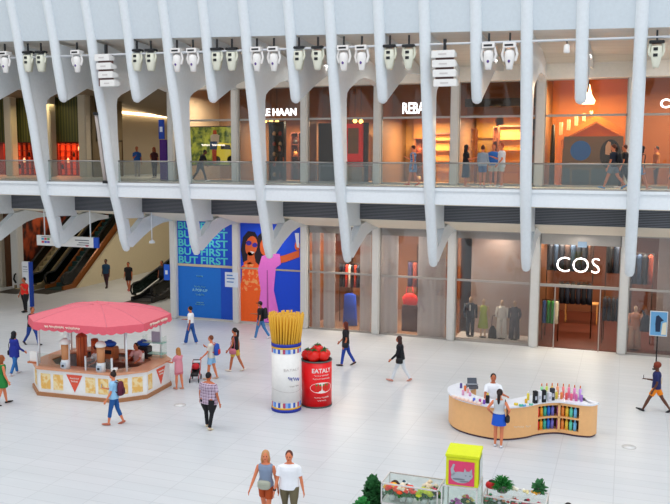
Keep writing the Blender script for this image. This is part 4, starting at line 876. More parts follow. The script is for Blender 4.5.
person('person in a black jacket and white trousers striding left', -7.5, -2.55, 185, 1.75, skin='t', legs=((22, 4), (-17, 14)), arms=((15, 10, 30), (-14, 10, 20)), top=('coat', '#13131a'), bottom=('trousers', '#dcdfe4'), hair=('long', '#3a1c18'), shoes='#c98a7a', lean=4)
hold('bag', 'black handbag swinging behind the white trousers', '#0f0f14', side=-1, size=1.0)
person('person with long blonde hair, grey tank top and rust shorts', -7.24, -14.75, 278, 1.70, skin='m', legs=((14, 6), (-14, 12)), arms=((-6, 12, 10), (16, 16, 6)), top=('tank', '#8292ac'), bottom=('shorts', '#b04a1c'), hair=('long', '#c08a5c'), shoes='#d0c4b8', vox=.011, look=12)
P = person.last; q = thing('belt_bag', 'grey green belt bag worn across the rust shorts', 'bag', world(P['t'], P['sp'](.03, .085)), P['t'].rotation_euler[2]); M().use(mat('#a9ac9c', .7), True).torso([(-.1, .1, .04, 0), (-.06, .15, .055, 0), (.06, .15, .055, 0), (.09, .1, .03, 0)], 14).build('pouch', None, q); M().use(mat('#a9ac9c', .7)).box(-.12, .12, .05, .06, .02, .03).build('zip_flap', mat('#8c8f80'), q)
person('person in a white t-shirt and olive shorts walking beside the blonde', -6.70, -14.7, 286, 1.74, skin='m', legs=((12, 8), (-14, 10)), arms=((-4, 12, 12), (8, 12, 8)), top=('tee', '#f0f1f6'), bottom=('trousers', '#6a6148'), hair=('short', '#5a2c20'), shoes='#dadada', sex='m', vox=.011, build=1.08)
P = person.last; wr = P['A'][1][2]; q = thing('wrist_watch', 'dark watch on the wrist of the white t-shirt', 'watch', world(P['t'], P['A'][1][2]-P['A'][1][3]*.02)); M().use(DARK, True).cyl(0, 0, -.018, .018, .033, .033, 12).build('watch_strap', None, q)
person('person in a white shirt serving behind the curved counter', -3.52, -6.72, 285, 1.76, skin='t', legs=stand, arms=((40, 14, 55, -6), (30, 10, 50)), top=('tee', '#eef0f6'), bottom=('trousers', '#1c1c24'), hair=('short', '#100d0f'), shoes='#1c1c20', sex='m', vox=.012, lean=4)
person('person with a long ponytail and blue skirt at the curved counter', -3.12, -8.1, 88, 1.68, skin='m', legs=((2, 2), (-2, 3)), arms=((-28, 32, 70, 40), (-28, 32, 70, 40)), top=('tank', '#c8ccd0'), bottom=('skirt', '#1a56c8', -.15), hair=('pony', '#24120f'), shoes='#d6dce4', vox=.012, tuck=True)
hold('bag', 'small black bag at the hip of the blue skirt', '#15151c', side=1, size=.95)
person('person in a navy t-shirt and orange shorts with curly hair walking', 1.15, -3.1, 175, 1.72, skin='d', legs=((28, 4), (-26, 10)), arms=((-5, 8, 30), (10, 4, 85, 10)), top=('tee', '#1c2458'), bottom=('shorts', '#f08a14'), hair=('afro', '#7a2c12'), shoes='#14141a', vox=.012)
P = person.last; M().use(mat('#c9a24a')).box(-.07, .07, -.012, 0, -.1, .08).build('shirt_print', None, P['t'], P['sp'](.13, -.083))
hold('phone', 'phone held by the person in orange shorts', '#202028')
person('person with dark hair whose head shows at the bottom edge', -.78, -15.35, 100, 1.72, legs=stand, top=('tee', '#26262e'), bottom=('trousers', '#20242e'), hair=('short', '#1a1718'), sex='m')
person('person in a dark teal shirt and backpack far in the passage', -30.3, 11.5, 280, 1.84, skin='d', legs=walk, arms=relaxed, top=('tee', '#1c3f5c'), bottom=('trousers', '#3a1c28'), hair=('short', '#0f0d10'), shoes='#15151a', sex='m')
person('person in black shirt and black shorts deep in the passage', -28.4, 11.1, 285, 1.8, skin='t', legs=walk, arms=relaxed, top=('tee', '#131216'), bottom=('shorts', '#131216'), hair=('short', '#15120f'), shoes='#b02c1c', sex='m')
person('person in dark clothes standing on the short black escalator', -25.5, 10.25, 270, 1.75, z=.35, skin='t', legs=stand, arms=relaxed, top=('tee', '#22242e'), bottom=('trousers', '#16161c'), sex='m')
# kiosk staff
person('person in a pale pink apron shirt bending over the kiosk counter', -15.95, -6.55, 270, 1.66, skin='t', legs=stand, arms=((35, 8, 50), (40, 8, 50)), top=('tee', '#dba8a4'), bottom=('trousers', '#2a2028'), hair=('short', '#18100f'), shoes='#202020', lean=14)
person('person in a white shirt working inside the kiosk between the dispensers', -17.15, -7.1, 250, 1.6, skin='t', legs=stand, arms=((40, 10, 40), (30, 8, 60)), top=('tee', '#e8e4e4'), bottom=('trousers', '#2a2028'), hair=('short', '#5a1c18'), shoes='#202020', lean=22)
# --- upper walkway
U = 6.97
person('person in a blue and orange top beyond the left railing', -25.8, 8.4, 300, 1.74, z=U, skin='t', legs=stand, arms=phone1, top=('tee', '#2c62b0'), bottom=('trousers', '#b9a89a'), hair=('short', '#a04a20'))
person('person in dark maroon clothes beyond the left railing', -25.0, 8.9, 270, 1.72, z=U, skin='t', legs=stand, arms=phone1, top=('tee', '#4a2228'), bottom=('trousers', '#3c2a3c'), hair=('long', '#a0431c'))
person('dark silhouetted person leaning at the railing under the car picture', -19.0, 3.4, 10, 1.6, z=U, skin='d', legs=stride, arms=((20, 8, 60), (10, 8, 40)), top=('tee', '#16161c'), bottom=('trousers', '#1c2028'), hair=('short', '#101010'), sex='m', lean=22)
person('person in dark clothes standing inside the orange upper shop door', -16.0, 5.9, 270, 1.75, z=U, skin='t', legs=stand, arms=relaxed, top=('tee', '#15131a'), bottom=('trousers', '#15131a'), hair=('long', '#120e10'))
person('person in a blue patterned dress walking along the middle railing', -8.55, 2.9, 190, 1.70, z=U, skin='m', legs=walk, arms=phone1, top=('dress', noise2('dress_print', 14, '#2c5a9c', '#8fb4d8', .7, .45, .55), -.2), bottom=('none', ''), hair=('short', '#3a1c16'), shoes='#d0482c')
person('person in a black top and navy skirt left of the railing group', -6.25, 2.6, 20, 1.70, z=U, skin='m', legs=stand, arms=((10, 8, 60), (20, 8, 90)), top=('tee', '#14141c'), bottom=('skirt', '#1c2f4c', -.32), hair=('long', '#1c1416'), shoes='#d0a090')
person('person in a grey striped top and denim shorts seen from behind', -5.45, 1.9, 85, 1.66, z=U, skin='m', legs=stand, arms=((10, 8, 30), (10, 8, 30)), top=('long', '#97a2b0'), bottom=('shorts', '#3a5c8c'), hair=('short', '#5a2c1c'), shoes='#e0e0e4')
person('person in a bright blue shirt behind the grey striped top', -5.2, 3.0, 270, 1.72, z=U, skin='m', legs=stand, arms=relaxed, top=('tee', '#2f6fc4'), bottom=('shorts', '#c9c4b8'), hair=('short', '#b0431c'), sex='m')
person('person in a long white t-shirt and beige shorts at the railing', -4.75, 2.2, 200, 1.76, z=U, skin='m', legs=stand, arms=((10, 10, 30), (20, 6, 90, 20)), top=('tee', '#e4e4ea', -.08), bottom=('shorts', '#d6cfc4'), hair=('short', '#b04a28'), shoes='#e6e6ea', sex='m', build=1.1)
person('person in a navy t-shirt and grey shorts walking on the right walkway', -.55, 2.2, 165, 1.76, z=U, skin='m', legs=((22, 4), (-22, 18)), arms=relaxed, top=('tee', '#1c2434'), bottom=('shorts', '#6a7480'), hair=('short', '#5c2c18'), shoes='#3f8fd0', sex='m')
hold('backpack', 'black backpack on the navy t-shirt on the walkway', '#15181f', '#202430')
person('person in black behind the walker with the backpack', -.15, 3.4, 180, 1.72, z=U, skin='m', legs=walk, arms=relaxed, top=('tee', '#1a1c26'), bottom=('trousers', '#1c2230'), hair=('short', '#5a2a1c'), sex='m')
person('person in a black top and denim shorts right of the right rib', .45, 1.8, 20, 1.68, z=U, skin='m', legs=((22, 4), (-22, 16)), arms=relaxed, top=('tank', '#16141c'), bottom=('shorts', '#5f9cd0'), hair=('long', '#1c1012'), shoes='#e0b0a0')
person('person in an orange brown top inside the far right upper shop', 1.1, 6.6, 200, 1.70, z=U, skin='m', legs=stand, arms=relaxed, top=('tee', '#b5702c'), bottom=('trousers', '#4a3020'), hair=('short', '#2a1810'))
person('child in a blue shirt at the right frame edge upstairs', 1.5, 1.6, 180, 1.15, z=U, skin='m', legs=walk, arms=relaxed, top=('tee', '#2a86b0'), bottom=('shorts', '#2c3c5c'), hair=('short', '#6a3a1c'))

# stroller
t = thing('stroller', 'red and black stroller in front of the light blue shorts', 'stroller', (-14.5, -5.15, 0), math.radians(200)); t.scale = (.72, .72, .72)
for s in (-1, 1):
    M().use(mat('#c4202a', .5), True).tube([(s*.2, -.55, .95), (s*.22, -.2, .55), (s*.2, .35, .2)], .02, 8).build('frame_tube', None, t)
    M().use(mat('#c4202a', .5), True).tube([(s*.2, -.35, .15), (s*.22, 0, .5)], .02, 8).build('rear_leg', None, t)
    for yy, r in ((-.38, .13), (.38, .11)):
        M().use(DARK, True).loft([[(s*.22+dx, yy+rr*math.cos(a), r+rr*math.sin(a)) for a in [2*PI*j/16 for j in range(16)]] for dx, rr in ((-.02, r*.8), (-.02, r), (.02, r), (.02, r*.8))]).build('wheel', None, t)
M().use(DARK, True).tube([(-.2, -.55, .95), (.2, -.55, .95)], .025, 8).build('handle', None, t)
M().use(DARK, True).loft([[(x, y, z) for x, y, z in ((-.19, yy, zz), (.19, yy, zz), (.19, yy+.06, zz+.03), (-.19, yy+.06, zz+.03))] for yy, zz in ((-.3, .85), (-.15, .42), (.25, .4), (.3, .3))]).build('seat', None, t)
M().use(mat('#c4202a', .7), True).ell((0, -.12, .72), (.2, .24, .16), 12, 8).build('hood', None, t)

# ------------------------------------------------------------------ pink canopy kiosk
kx, ky, kr = -17.22, -6.95, math.radians(3.2)
def kpt(x, y, z=0): return Vector((kx+x*math.cos(kr)-y*math.sin(kr), ky+x*math.sin(kr)+y*math.cos(kr), z))
def octo(hx, hy, c): return [(-hx+c, -hy), (hx-c, -hy), (hx, -hy+c), (hx, hy-c), (hx-c, hy), (-hx+c, hy), (-hx, hy-c), (-hx, -hy+c)]
t = thing('snack_kiosk', 'white eight sided snack kiosk with a pink scalloped canopy', 'kiosk', (kx, ky, 0), kr); HX, HY = 2.26, 1.62
def ringwall(mb, po, pi, z0, z1):
    n = len(po); vs = [(x, y, z) for z in (z0, z1) for q in (po, pi) for x, y in q]
    for i in range(n):
        j = (i+1) % n; mb.add([(*po[i], z0), (*po[j], z0), (*po[j], z1), (*po[i], z1), (*pi[i], z0), (*pi[j], z0), (*pi[j], z1), (*pi[i], z1)], [(0, 1, 2, 3), (5, 4, 7, 6), (3, 2, 6, 7), (4, 5, 1, 0)])
    return mb
ringwall(M(), octo(HX-.03, HY-.03, .78), octo(HX-.13, HY-.13, .76), .12, .92).build('counter_wall', mat('#ecebea', .45), t, fix=False)
ringwall(M(), octo(HX+.02, HY+.02, .79), octo(HX-.15, HY-.15, .76), 0, .13).build('plinth', mat('#a8744e', .5), t, fix=False)
ringwall(M(), octo(HX+.03, HY+.03, .8), octo(HX-.55, HY-.55, .6), .92, .97).build('countertop', mat('#d69a78', .35), t, fix=False)
# decorated panels
PAN = noise2('ochre_print', 6, '#e8b45c', '#f0d9a4', .6, .45, .6); TRI = mat('#e2553c', .5)
oc = octo(HX-.03, HY-.03, .78)
def on_face(i, u): a, b = Vector(oc[i]), Vector(oc[(i+1) % 8]); d = (b-a).normalized(); return a+(b-a)*u, d, Vector((d.y, -d.x))
def panel(i, u, wd, z0, z1, tri=False):
    c, d, nn = on_face(i, u); mb = M()
    pts = [(-wd/2, z0), (wd/2, z0), (wd/2, z1), (-wd/2, z1)] if not tri else [(0, z0), (wd/2, z1), (-wd/2, z1)]
    q = [Vector((*(c+d*a), z)) for a, z in pts]; o3 = Vector((*nn, 0))*.012; n = len(q)
    mb.add([p+o3*.1 for p in q]+[p+o3 for p in q], [tuple(range(n)), tuple(range(n, 2*n))]+[(k, (k+1) % n, n+(k+1) % n, n+k) for k in range(n)])
    mb.build('triangle_emblem' if tri else 'ochre_panel', TRI if tri else PAN, t)
    if tri:
        for k, (zz, wz) in enumerate(((z1-.12, .34), (z1-.22, .26))):
            scribble('emblem_lettering', t, mat('#f6e6dc'), lambda u, v: (*(c+d*(u-wz/2)+nn*.018), zz+v), wz, .06, ((0, 1),), .01, k+i)
for u in (.1, .27, .7, .87): panel(0, u, .38, .25, .78)
panel(0, .49, .62, .22, .82, True)
for u in (.27, .72): panel(1, u, .36, .25, .78)
panel(2, .15, .26, .25, .78); panel(2, .6, .62, .22, .82, True); panel(7, .5, .4, .25, .78)
for i in (4, 6): panel(i, .5, .5, .25, .78)
# canopy
hx, hy = 2.25, 1.8
def scal(hx, hy, c, z0, z1, dep, mt, nm):
    oc2 = octo(hx, hy, c); top, bot = [], []
    for i in range(8):
        a, b = Vector(oc2[i]), Vector(oc2[(i+1) % 8]); n = max(12, int((b-a).length/.3)*6)
        for k in range(n):
            p = a+(b-a)*k/n; ph = (k/6) % 1; top.append((p.x, p.y, z1)); bot.append((p.x*1.012, p.y*1.012, z0-dep*math.sin(PI*ph)))
    n = len(top); mb = M(); mb.add(top+bot+[(x*.992, y*.992, z) for x, y, z in bot]+[(x*.985, y*.985, z) for x, y, z in top], [(i, (i+1) % n, n+(i+1) % n, n+i) for i in range(n)]+[(n+i, n+(i+1) % n, 2*n+(i+1) % n, 2*n+i) for i in range(n)]+[(2*n+i, 2*n+(i+1) % n, 3*n+(i+1) % n, 3*n+i) for i in range(n)]); mb.build(nm, mt, t, fix=False)
PNKC = mat('#e0707c', .7); PNKD = mat('#de5c6c', .7)
scal(hx, hy, .85, 2.36, 2.58, .05, PNKD, 'scalloped_valance')
rg = [[(x, y, z) for x, y in octo(hx*k, hy*k, .85*k)] for k, z in ((1, 2.58), (.8, 2.72), (.6, 2.84), (.4, 2.92), (.2, 2.96), (.08, 2.97))]
M().loft(rg, False).loft([[(x, y, z-.03) for x, y, z in r] for r in rg], False).loft([rg[-1], [(x, y, z+.004) for x, y, z in rg[-1]]]).build('canopy', PNKC, t, fix=False)
for i in range(8):
    a = octo(hx, hy, .85)[i]; M().use(mat('#d97a88', .7), True).tube([(a[0], a[1], 2.585), (a[0]*.8, a[1]*.8, 2.725), (a[0]*.6, a[1]*.6, 2.845), (a[0]*.4, a[1]*.4, 2.925), (a[0]*.1, a[1]*.1, 2.972)], .012, 5).build('canopy_seam', None, t)
SCR_ = mat('#f6e2d2', .6)
scribble('canopy_lettering', t, SCR_, lambda u, v: (-.95+u, -hy-.04, 2.47+v), 1.35, .085, ((0, .1), (.13, .55), (.6, 1)), .014, 4)
scribble('canopy_lettering', t, SCR_, lambda u, v: (hx+.04, -.6+u, 2.47+v), 1.2, .085, ((0, .1), (.13, .55), (.6, 1)), .014, 5)
for x, y in ((-1.75, -1.1), (-.35, -1.4), (1.7, -1.15), (1.85, .9), (-1.85, .9), (.1, 1.4)): M().use(WHITE, True).tube([(x, y, .95), (x, y, 2.56)], .035, 10).build('post', None, t)
for xa, xb in ((-1.6, -.5), (.3, 1.3)):
    M().box(xa, xb, -1.42, -1.40, .97, 1.42).build('sneeze_guard', GL_CASE, t)
    for xx in (xa, xb): M().box(xx-.02, xx+.02, -1.44, -1.38, .97, 1.45).build('guard_post', WHITE, t)
def ktop(nm, label, cat, x, y, z=.97): p = kpt(x, y, z); return thing(nm, label, cat, p, kr)
for k, (x, lb) in enumerate(((-.75, 'left glass drink dispenser with white domed top on the kiosk'), (.62, 'right glass drink dispenser with white domed top on the kiosk'))):
    q = ktop('drink_dispenser', lb, 'dispenser', x+.28, -1.42)
    M().use(WHITE, True).lathe(0, 0, [(0, .15), (.28, .15), (.32, .12)], 16).build('base', None, q); M().use(mat('#c98a5c', .2), True).lathe(0, 0, [(.32, .13), (.85, .14)], 16).build('drink_tank', None, q)
    M().use(mat('#efe9e4', .4), True).lathe(0, 0, [(.85, .17), (.92, .18), (1.0, .13), (1.04, .05)], 16).build('domed_lid', None, q); M().use(DARK).box(-.03, .03, -.2, -.14, .1, .16).build('tap', None, q); M().use(mat('#b9c4d0')).box(-.1, .1, -.155, -.145, .05, .24).build('label_plate', None, q)
q = thing('espresso_counter', 'long brown back counter inside the kiosk', 'counter', kpt(.55, .35, 0), kr); M().box(-1.2, 1.2, -.3, .3, .05, .9).build('cabinet', mat('#7a4434', .5), q); M().box(-1.25, 1.25, -.33, .33, .9, .94).build('worktop', mat('#9a6046', .4), q)
for kk in range(4): M().box(-1.1+.58*kk, -.62+.58*kk, -.32, -.3, .15, .82).build('door', mat('#6a3a2c', .5), q)
for k, (x, c, h, lb) in enumerate(((-.5, '#d05a2c', .62, 'tall orange canister on the kiosk back counter'), (-.15, '#c8502a', .45, 'short orange canister on the kiosk back counter'), (.9, '#b5482c', .3, 'small red canister right on the kiosk back counter'), (1.35, '#e8e4de', .3, 'white canister at the right end of the kiosk back counter'))):
    q = thing('canister', lb, 'canister', kpt(x, .35, .94), kr); M().use(mat(c, .4), True).lathe(0, 0, [(0, .13), (h, .13)], 14).build('canister_body', None, q); M().use(mat('#a8482c', .4), True).lathe(0, 0, [(h, .135), (h+.05, .12), (h+.07, .03)], 14).build('lid', None, q)
q = thing('canister', 'largest ribbed orange canister left inside the kiosk', 'canister', kpt(-1.35, .8, 0), kr); M().use(stripes('ribbed_orange', 0, 11, '#e8804c', '#c05a30', .5, .75), True).lathe(0, 0, [(0, .2), (1.55, .2)], 18).build('canister_body', None, q); M().use(mat('#b8482a'), True).lathe(0, 0, [(1.55, .2), (1.62, .15), (1.7, .04)], 18).build('lid', None, q)
for x, yy, lb in ((.15, .3, 'orange coffee machine with a blue bag on top, left'), (1.15, .9, 'dark machine with blue bag on top, right')):
    z0 = .94 if x < .5 else 0
    q = thing('coffee_machine', lb, 'machine', kpt(x, yy, z0), kr); H0 = .45 if x < .5 else 1.35
    M().box(-.25, .25, -.2, .2, 0, H0).build('machine_body', mat('#c87848' if x < .5 else '#2a2024', .4), q, bevel=.03); M().box(-.18, .18, -.22, -.2, H0*.5, H0*.8).build('front_panel', DARK, q)
    q = thing('blue_bag', 'blue bag lying on the '+('orange' if x < .5 else 'dark')+' machine inside the kiosk', 'bag', kpt(x, yy, z0+H0), kr); M().use(mat('#1f5fc8', .6), True).ell((0, 0, .1), (.26, .18, .11), 12, 8).build('bag_body', None, q); M().box(-.08, .08, -.02, .02, .18, .24).build('bag_knot', mat('#1f5fc8'), q)
q = ktop('menu_card', 'white menu card stand at the left end of the kiosk', 'card', -2.0, -1.1); M().box(-.13, .13, -.02, .02, .04, .4).build('card', mat('#f0eeea'), q); M().box(-.18, .18, -.1, .1, 0, .05).build('card_base', mat('#b86a44'), q)
for k, (x, y) in enumerate(((1.35, -1.35), (1.55, -1.25), (1.7, -1.05))):
    q = ktop('glass_jar', ('white bowl', 'clear bowl', 'small clear bowl')[k]+' on the kiosk counter before the pink shirted staff', 'bowl', x, y); M().use((mat('#f0f0ee'), GL_CASE, GL_CASE)[k], True).lathe(0, 0, [(0, .06), (.08, .11), (.14, .12)], 14).build('bowl', None, q)
q = thing('glass_shelf', 'glass shelf stand with pale green cards at the kiosk back right', 'shelf', kpt(1.6, .9, 0), kr)
M().box(-.4, .4, -.15, .15, 1.5, 1.53).box(-.4, .4, -.15, .15, 1.1, 1.13).build('shelf', mat('#9fd0c4', .3), q); M().box(-.4, -.37, -.15, .15, 0, 1.75).box(.37, .4, -.15, .15, 0, 1.75).build('side_panel', GL_CASE, q); M().box(-.12, .2, 0, .03, 1.53, 1.9).build('card', mat('#b8b4c8'), q)

# ------------------------------------------------------------------ giant food tins
PX, PY = -10.09, -7.02
t = thing('giant_pasta_tin', 'giant white tin with blue bands holding oversized spaghetti', 'display', (PX, PY, 0))
M().use(mat('#efece8', .4), True).lathe(0, 0, [(.16, .475), (2.02, .475)], 40).build('tin_body', None, t)
BB = mat('#1b2f9c', .4); YB = mat('#e8b02c', .4)
for nm, z0, z1, r, mt in (('blue_rim', 0, .1, .485, BB), ('yellow_band', .1, .16, .482, YB), ('yellow_band', 2.06, 2.12, .482, YB), ('blue_rim', 2.12, 2.22, .485, BB)): M().use(mt, True).lathe(0, 0, [(z0, r), (z1, r)], 40).build(nm, None, t)
def tiles(z0, z1):
    mb = M(); k = 0; n = 36
    for i in range(n):
        a0, a1 = 2*PI*i/n, 2*PI*(i+1)/n; mb.use(mat(('#4f83d8', '#d9dce4', '#2a55b8', '#e6e0cc', '#b8466a', '#8fb4e6')[i % 6], .4))
        mb.add([(r*math.cos(a), r*math.sin(a), z) for r in (.47, .481) for a in (a0, a1) for z in (z0, z1)], [(4, 5, 7, 6), (1, 5, 7, 3), (0, 2, 6, 4), (0, 1, 3, 2)])
    mb.build('tile_pattern_band', None, t)
tiles(.16, .32); tiles(1.92, 2.06)
def curved_text(s, size, r, z, mt, ang, parent, nm, ital=0, bold=0, width=None):
    o = text(s, size, mt, nm, parent, (0, 0, 0), rot=(0, 0, 0), ext=.003, bold=bold, align='CENTER', width=width); me = o.data
    for v in me.vertices:
        x, y, zz = v.co; x += ital*y; a = ang+x/r; v.co = ((r+zz+.004)*math.cos(a), (r+zz+.004)*math.sin(a), z+y)
    return o
aF = math.atan2(-30.32-PY, -PX)      # angle that faces the hall
curved_text('EATALY', .12, .476, 1.36, mat('#cfc8c4'), aF+.4, t, 'tin_lettering', width=.55)
scribble('tin_lettering', t, mat('#4454b4'), lambda u, v: (.484*math.cos(aF+.12+u/.476), .484*math.sin(aF+.12+u/.476), 1.12-u*.12+v), .42, .12, ((0, .3), (.34, 1)), .012, 8)
scribble('tin_lettering', t, mat('#b8b0ac'), lambda u, v: (.482*math.cos(aF+.2+u/.476), .482*math.sin(aF+.2+u/.476), .86+v), .35, .05, ((0, .5), (.6, 1)), .006, 9)
M().use(mat('#c8bfbb'), True).loft([[((.476+d)*math.cos(a), (.476+d)*math.sin(a), z+.04*math.sin(a*2)) for a in [aF-1.2+2.4*j/20 for j in range(21)]] for z, d in ((.70, .002), (.712, .003))], False).build('printed_line', None, t, fix=False)
SPG = mat('#dfa82c', .5); sp_ = M().use(SPG, True); rr = random.Random(3)
cnt = 0
sproto = []
for ring_, nn in ((.40, 34), (.31, 22), (.2, 14), (.08, 6)):
    for k in range(nn):
        a = 2*PI*k/nn+rr.random()*.1; fl = ring_*1.38; h = 3.12+rr.uniform(-.04, .05)
        cnt += 1
        M().use(SPG, True).tube([(ring_*math.cos(a), ring_*math.sin(a), 1.9), (fl*math.cos(a+.12), fl*math.sin(a+.12), h)], .034, 6).build('spaghetti_strand', None, t)
TX, TY = -9.36, -6.2
t = thing('giant_tomato_tin', 'giant red tin of tomatoes beside the white tin', 'display', (TX, TY, 0)); RED = mat('#f00f18', .35)
M().use(RED, True).lathe(0, 0, [(.05, .5), (1.5, .5)], 40).build('tin_body', None, t); M().use(mat('#4a5250', .4, .5), True).lathe(0, 0, [(0, .51), (.05, .51)], 40).build('base_rim', None, t)
M().use(mat('#5a6460', .4, .5), True).lathe(0, 0, [(1.5, .51), (1.54, .51), (1.54, .46), (1.42, .45)], 40).build('top_rim', None, t)
aT = math.atan2(-30.32-TY, -TX)
W_ = mat('#f6e6e2', .5)
curved_text('EATALY', .2, .501, 1.18, W_, aT+.36, t, 'tin_lettering', width=.68, bold=.004)
for z_, w_, k in ((1.09, .5, 1), (.98, .6, 2), (.36, .5, 3), (.26, .3, 4)): scribble('tin_lettering', t, W_, lambda u, v: (.508*math.cos(aT+.36+(u-w_/2)/.5), .508*math.sin(aT+.36+(u-w_/2)/.5), z_+v), w_, .05, ((0, .4), (.46, 1)), .007, k)
def cpatch(pts, z_c, mt, nm, d):
    mb = M(); q = [(aT+.36+x/.5, z_c+z) for x, z in pts]; n = len(q)
    c = [((.5+dd)*math.cos(a), (.5+dd)*math.sin(a), z) for dd in (0, d) for a, z in q]; mb.add(c, [(i, (i+1) % n, n+(i+1) % n, n+i) for i in range(n)])
    ca = sum(a for a, z in q)/n; cz = sum(z for a, z in q)/n; mb.add([((.5+d)*math.cos(ca), (.5+d)*math.sin(ca), cz)]+c[n:], [(0, i+1, (i+1) % n+1) for i in range(n)]); mb.build(nm, mt, t)
cpatch(blob(0, 0, .4, .18, 24), .68, W_, 'printed_plate', .004)
for k in range(4): cpatch(blob(-.18+.12*k, .01, .05, .11, 12), .68, mat('#d8341c'), 'printed_tomato', .010); cpatch(blob(-.18+.12*k, .1, .035, .03, 8), .68, mat('#3f8a3a'), 'printed_leaf', .014)
RT = mat('#e0180f', .22); GRN = mat('#1f5a24', .6)
for k, (x, y, z, r) in enumerate(((-.28, -.1, 1.68, .21), (.0, -.27, 1.70, .23), (.27, -.12, 1.70, .21), (-.12, .18, 1.72, .22), (.2, .22, 1.68, .2), (.05, -.02, 1.86, .2))):
    q = thing('giant_tomato', ('leftmost giant tomato in the red tin', 'front giant tomato in the red tin', 'rightmost giant tomato in the red tin', 'rear left giant tomato in the red tin', 'rear right giant tomato in the red tin', 'topmost giant tomato in the red tin')[k], 'tomato', (TX+x, TY+y, z-r*.9), k, 'giant tomatoes')
    M().use(RT, True).lathe(0, 0, [(0, r*.3), (r*.2, r*.75), (r*.8, r), (r*1.3, r*.85), (r*1.6, r*.45), (r*1.62, r*.1)], 18).build('fruit', None, q)
    c = M().use(GRN)
    for j in range(5):
        a = 2*PI*j/5; c.tube([(0, 0, r*1.62), (r*.35*math.cos(a), r*.35*math.sin(a), r*1.75), (r*.75*math.cos(a), r*.75*math.sin(a), r*1.6)], [.03, .03, .006], 6, flat=.4)
    c.tube([(0, 0, r*1.6), (.02, 0, r*2.05)], [.02, .015], 6); c.build('leafy_stem', None, q)

# ------------------------------------------------------------------ curved cosmetics counter
def catmull(P, n=8):
    out = []; P = [Vector(p) for p in P]; P = [P[0]*2-P[1]]+P+[P[-1]*2-P[-2]]
    for i in range(1, len(P)-2):
        for k in range(n):
            u = k/n; a, b, c, d = P[i-1:i+3]; out.append(.5*((2*b)+(c-a)*u+(2*a-5*b+4*c-d)*u*u+(3*b-a-3*c+d)*u**3))
    out.append(P[-2]); return out
front = catmull([(-4.72, -5.55), (-4.93, -6.15), (-4.78, -6.75), (-4.45, -7.2), (-3.88, -7.5), (-3.15, -7.58), (-2.55, -7.22), (-2.12, -6.72), (-1.64, -6.42), (-1.1, -6.47), (-.72, -6.42), (-.55, -6.15)])
def off(path, d):
    r = []
    for i, p in enumerate(path):
        q = (path[min(i+1, len(path)-1)]-path[max(i-1, 0)]).normalized(); r.append(p+Vector((-q.y, q.x))*d)
    return r
back = off(front, .58)
back = [b for b in back]
def band(mb, f, b, z0, z1):
    n = len(f); vs = [(p.x, p.y, z) for z in (z0, z1) for p in f]+[(p.x, p.y, z) for z in (z0, z1) for p in b]; fs = []
    for i in range(n-1): fs += [(i, i+1, n+i+1, n+i), (2*n+i+1, 2*n+i, 3*n+i, 3*n+i+1), (n+i, n+i+1, 3*n+i+1, 3*n+i), (i+1, i, 2*n+i, 2*n+i+1)]
    fs += [(0, n, 3*n, 2*n), (n-1, 2*n-1, 4*n-1, 3*n-1)]; mb.add(vs, fs); return mb
t = thing('curved_counter', 'S shaped pale wood counter with white top for cosmetics', 'counter', (0, 0, 0))
def sub(a, b): return slice(a, b)
i0 = min(range(len(front)), key=lambda i: abs(front[i].x+2.2)+(0 if front[i].y > -7 else 9)); i1 = min(range(len(front)), key=lambda i: abs(front[i].x+1.02)+(0 if front[i].y > -7 else 9))
band(M(), front[:i0+1], back[:i0+1], .06, .97).build('wood_front', WOODL, t); band(M(), front[i1:], back[i1:], .06, .97).build('wood_end', WOODL, t)
inner = off(front, .3)
band(M(), inner[i0:i1+1], back[i0:i1+1], .06, .97).build('niche_back', mat('#5a3c30', .6), t)
for z0, z1, nm in ((.06, .14, 'shelf'), (.5, .54, 'shelf'), (.88, .97, 'niche_lintel')): band(M(), front[i0:i1+1], inner[i0:i1+1], z0, z1).build(nm, WOODL, t)
im = (i0+i1)//2; band(M(), front[im:im+2], inner[im:im+2], .1, .95).build('niche_divider', WOODL, t)
band(M(), off(front, .03), off(back, -.03), 0, .06).build('dark_plinth', mat('#4a3240', .5), t)
band(M(), off(front, -.05), off(front, .63), .97, 1.02).build('white_top', mat('#e9ebf2', .3), t)
scribble('counter_lettering', t, mat('#e9d6bc'), lambda u, v: (-2.78+u, -7.50+u*.55, .42+v), .45, .06, ((0, .6), (.7, 1)), .008, 3)
cols = ['#f0282c', '#f8b02c', '#3fbca8', '#2f78e0', '#7a78d0', '#e070bc', '#f89a4c', '#f8d04c', '#6ae0c0', '#7ac8ff']
def bottle(nm, lb, g, p, h, r, c, cap):
    q = thing(nm, lb, 'bottle', p, 0, g); M().use(mat(c, .3), True).lathe(0, 0, [(0, r), (h*.72, r), (h*.8, r*.5)], 10).build('bottle_body', None, q); M().use(mat(cap, .4), True).lathe(0, 0, [(h*.8, r*.45), (h, r*.45)], 8).build('cap', None, q); return q
mid = off(front, .12); seg = [mid[i] for i in range(i0, i1+1)]
def along(path, u):
    L = [0]
    for a, b in zip(path, path[1:]): L.append(L[-1]+(b-a).length)
    d = u*L[-1]
    for i in range(len(path)-1):
        if d <= L[i+1]: return path[i]+(path[i+1]-path[i])*((d-L[i])/(L[i+1]-L[i]+1e-9))
    return path[-1]
cn = ['red', 'amber', 'teal', 'blue', 'violet', 'magenta', 'orange', 'yellow', 'mint', 'sky blue']
for row, z in (('upper', .54), ('lower', .14)):
    for k in range(10):
        u = .06+.4*k/4.4 if k < 5 else .555+.4*(k-5)/4.4; p = along(seg, min(u, .97))
        bottle('shampoo_bottle', '%s bottle on the %s shelf in the front of the curved counter' % (cn[k], row), None, (p.x, p.y, z), .33, .05, cols[k], cols[k])
tp = off(front, .3)
s2 = [p for p in off(front, .38)][i0-1:]
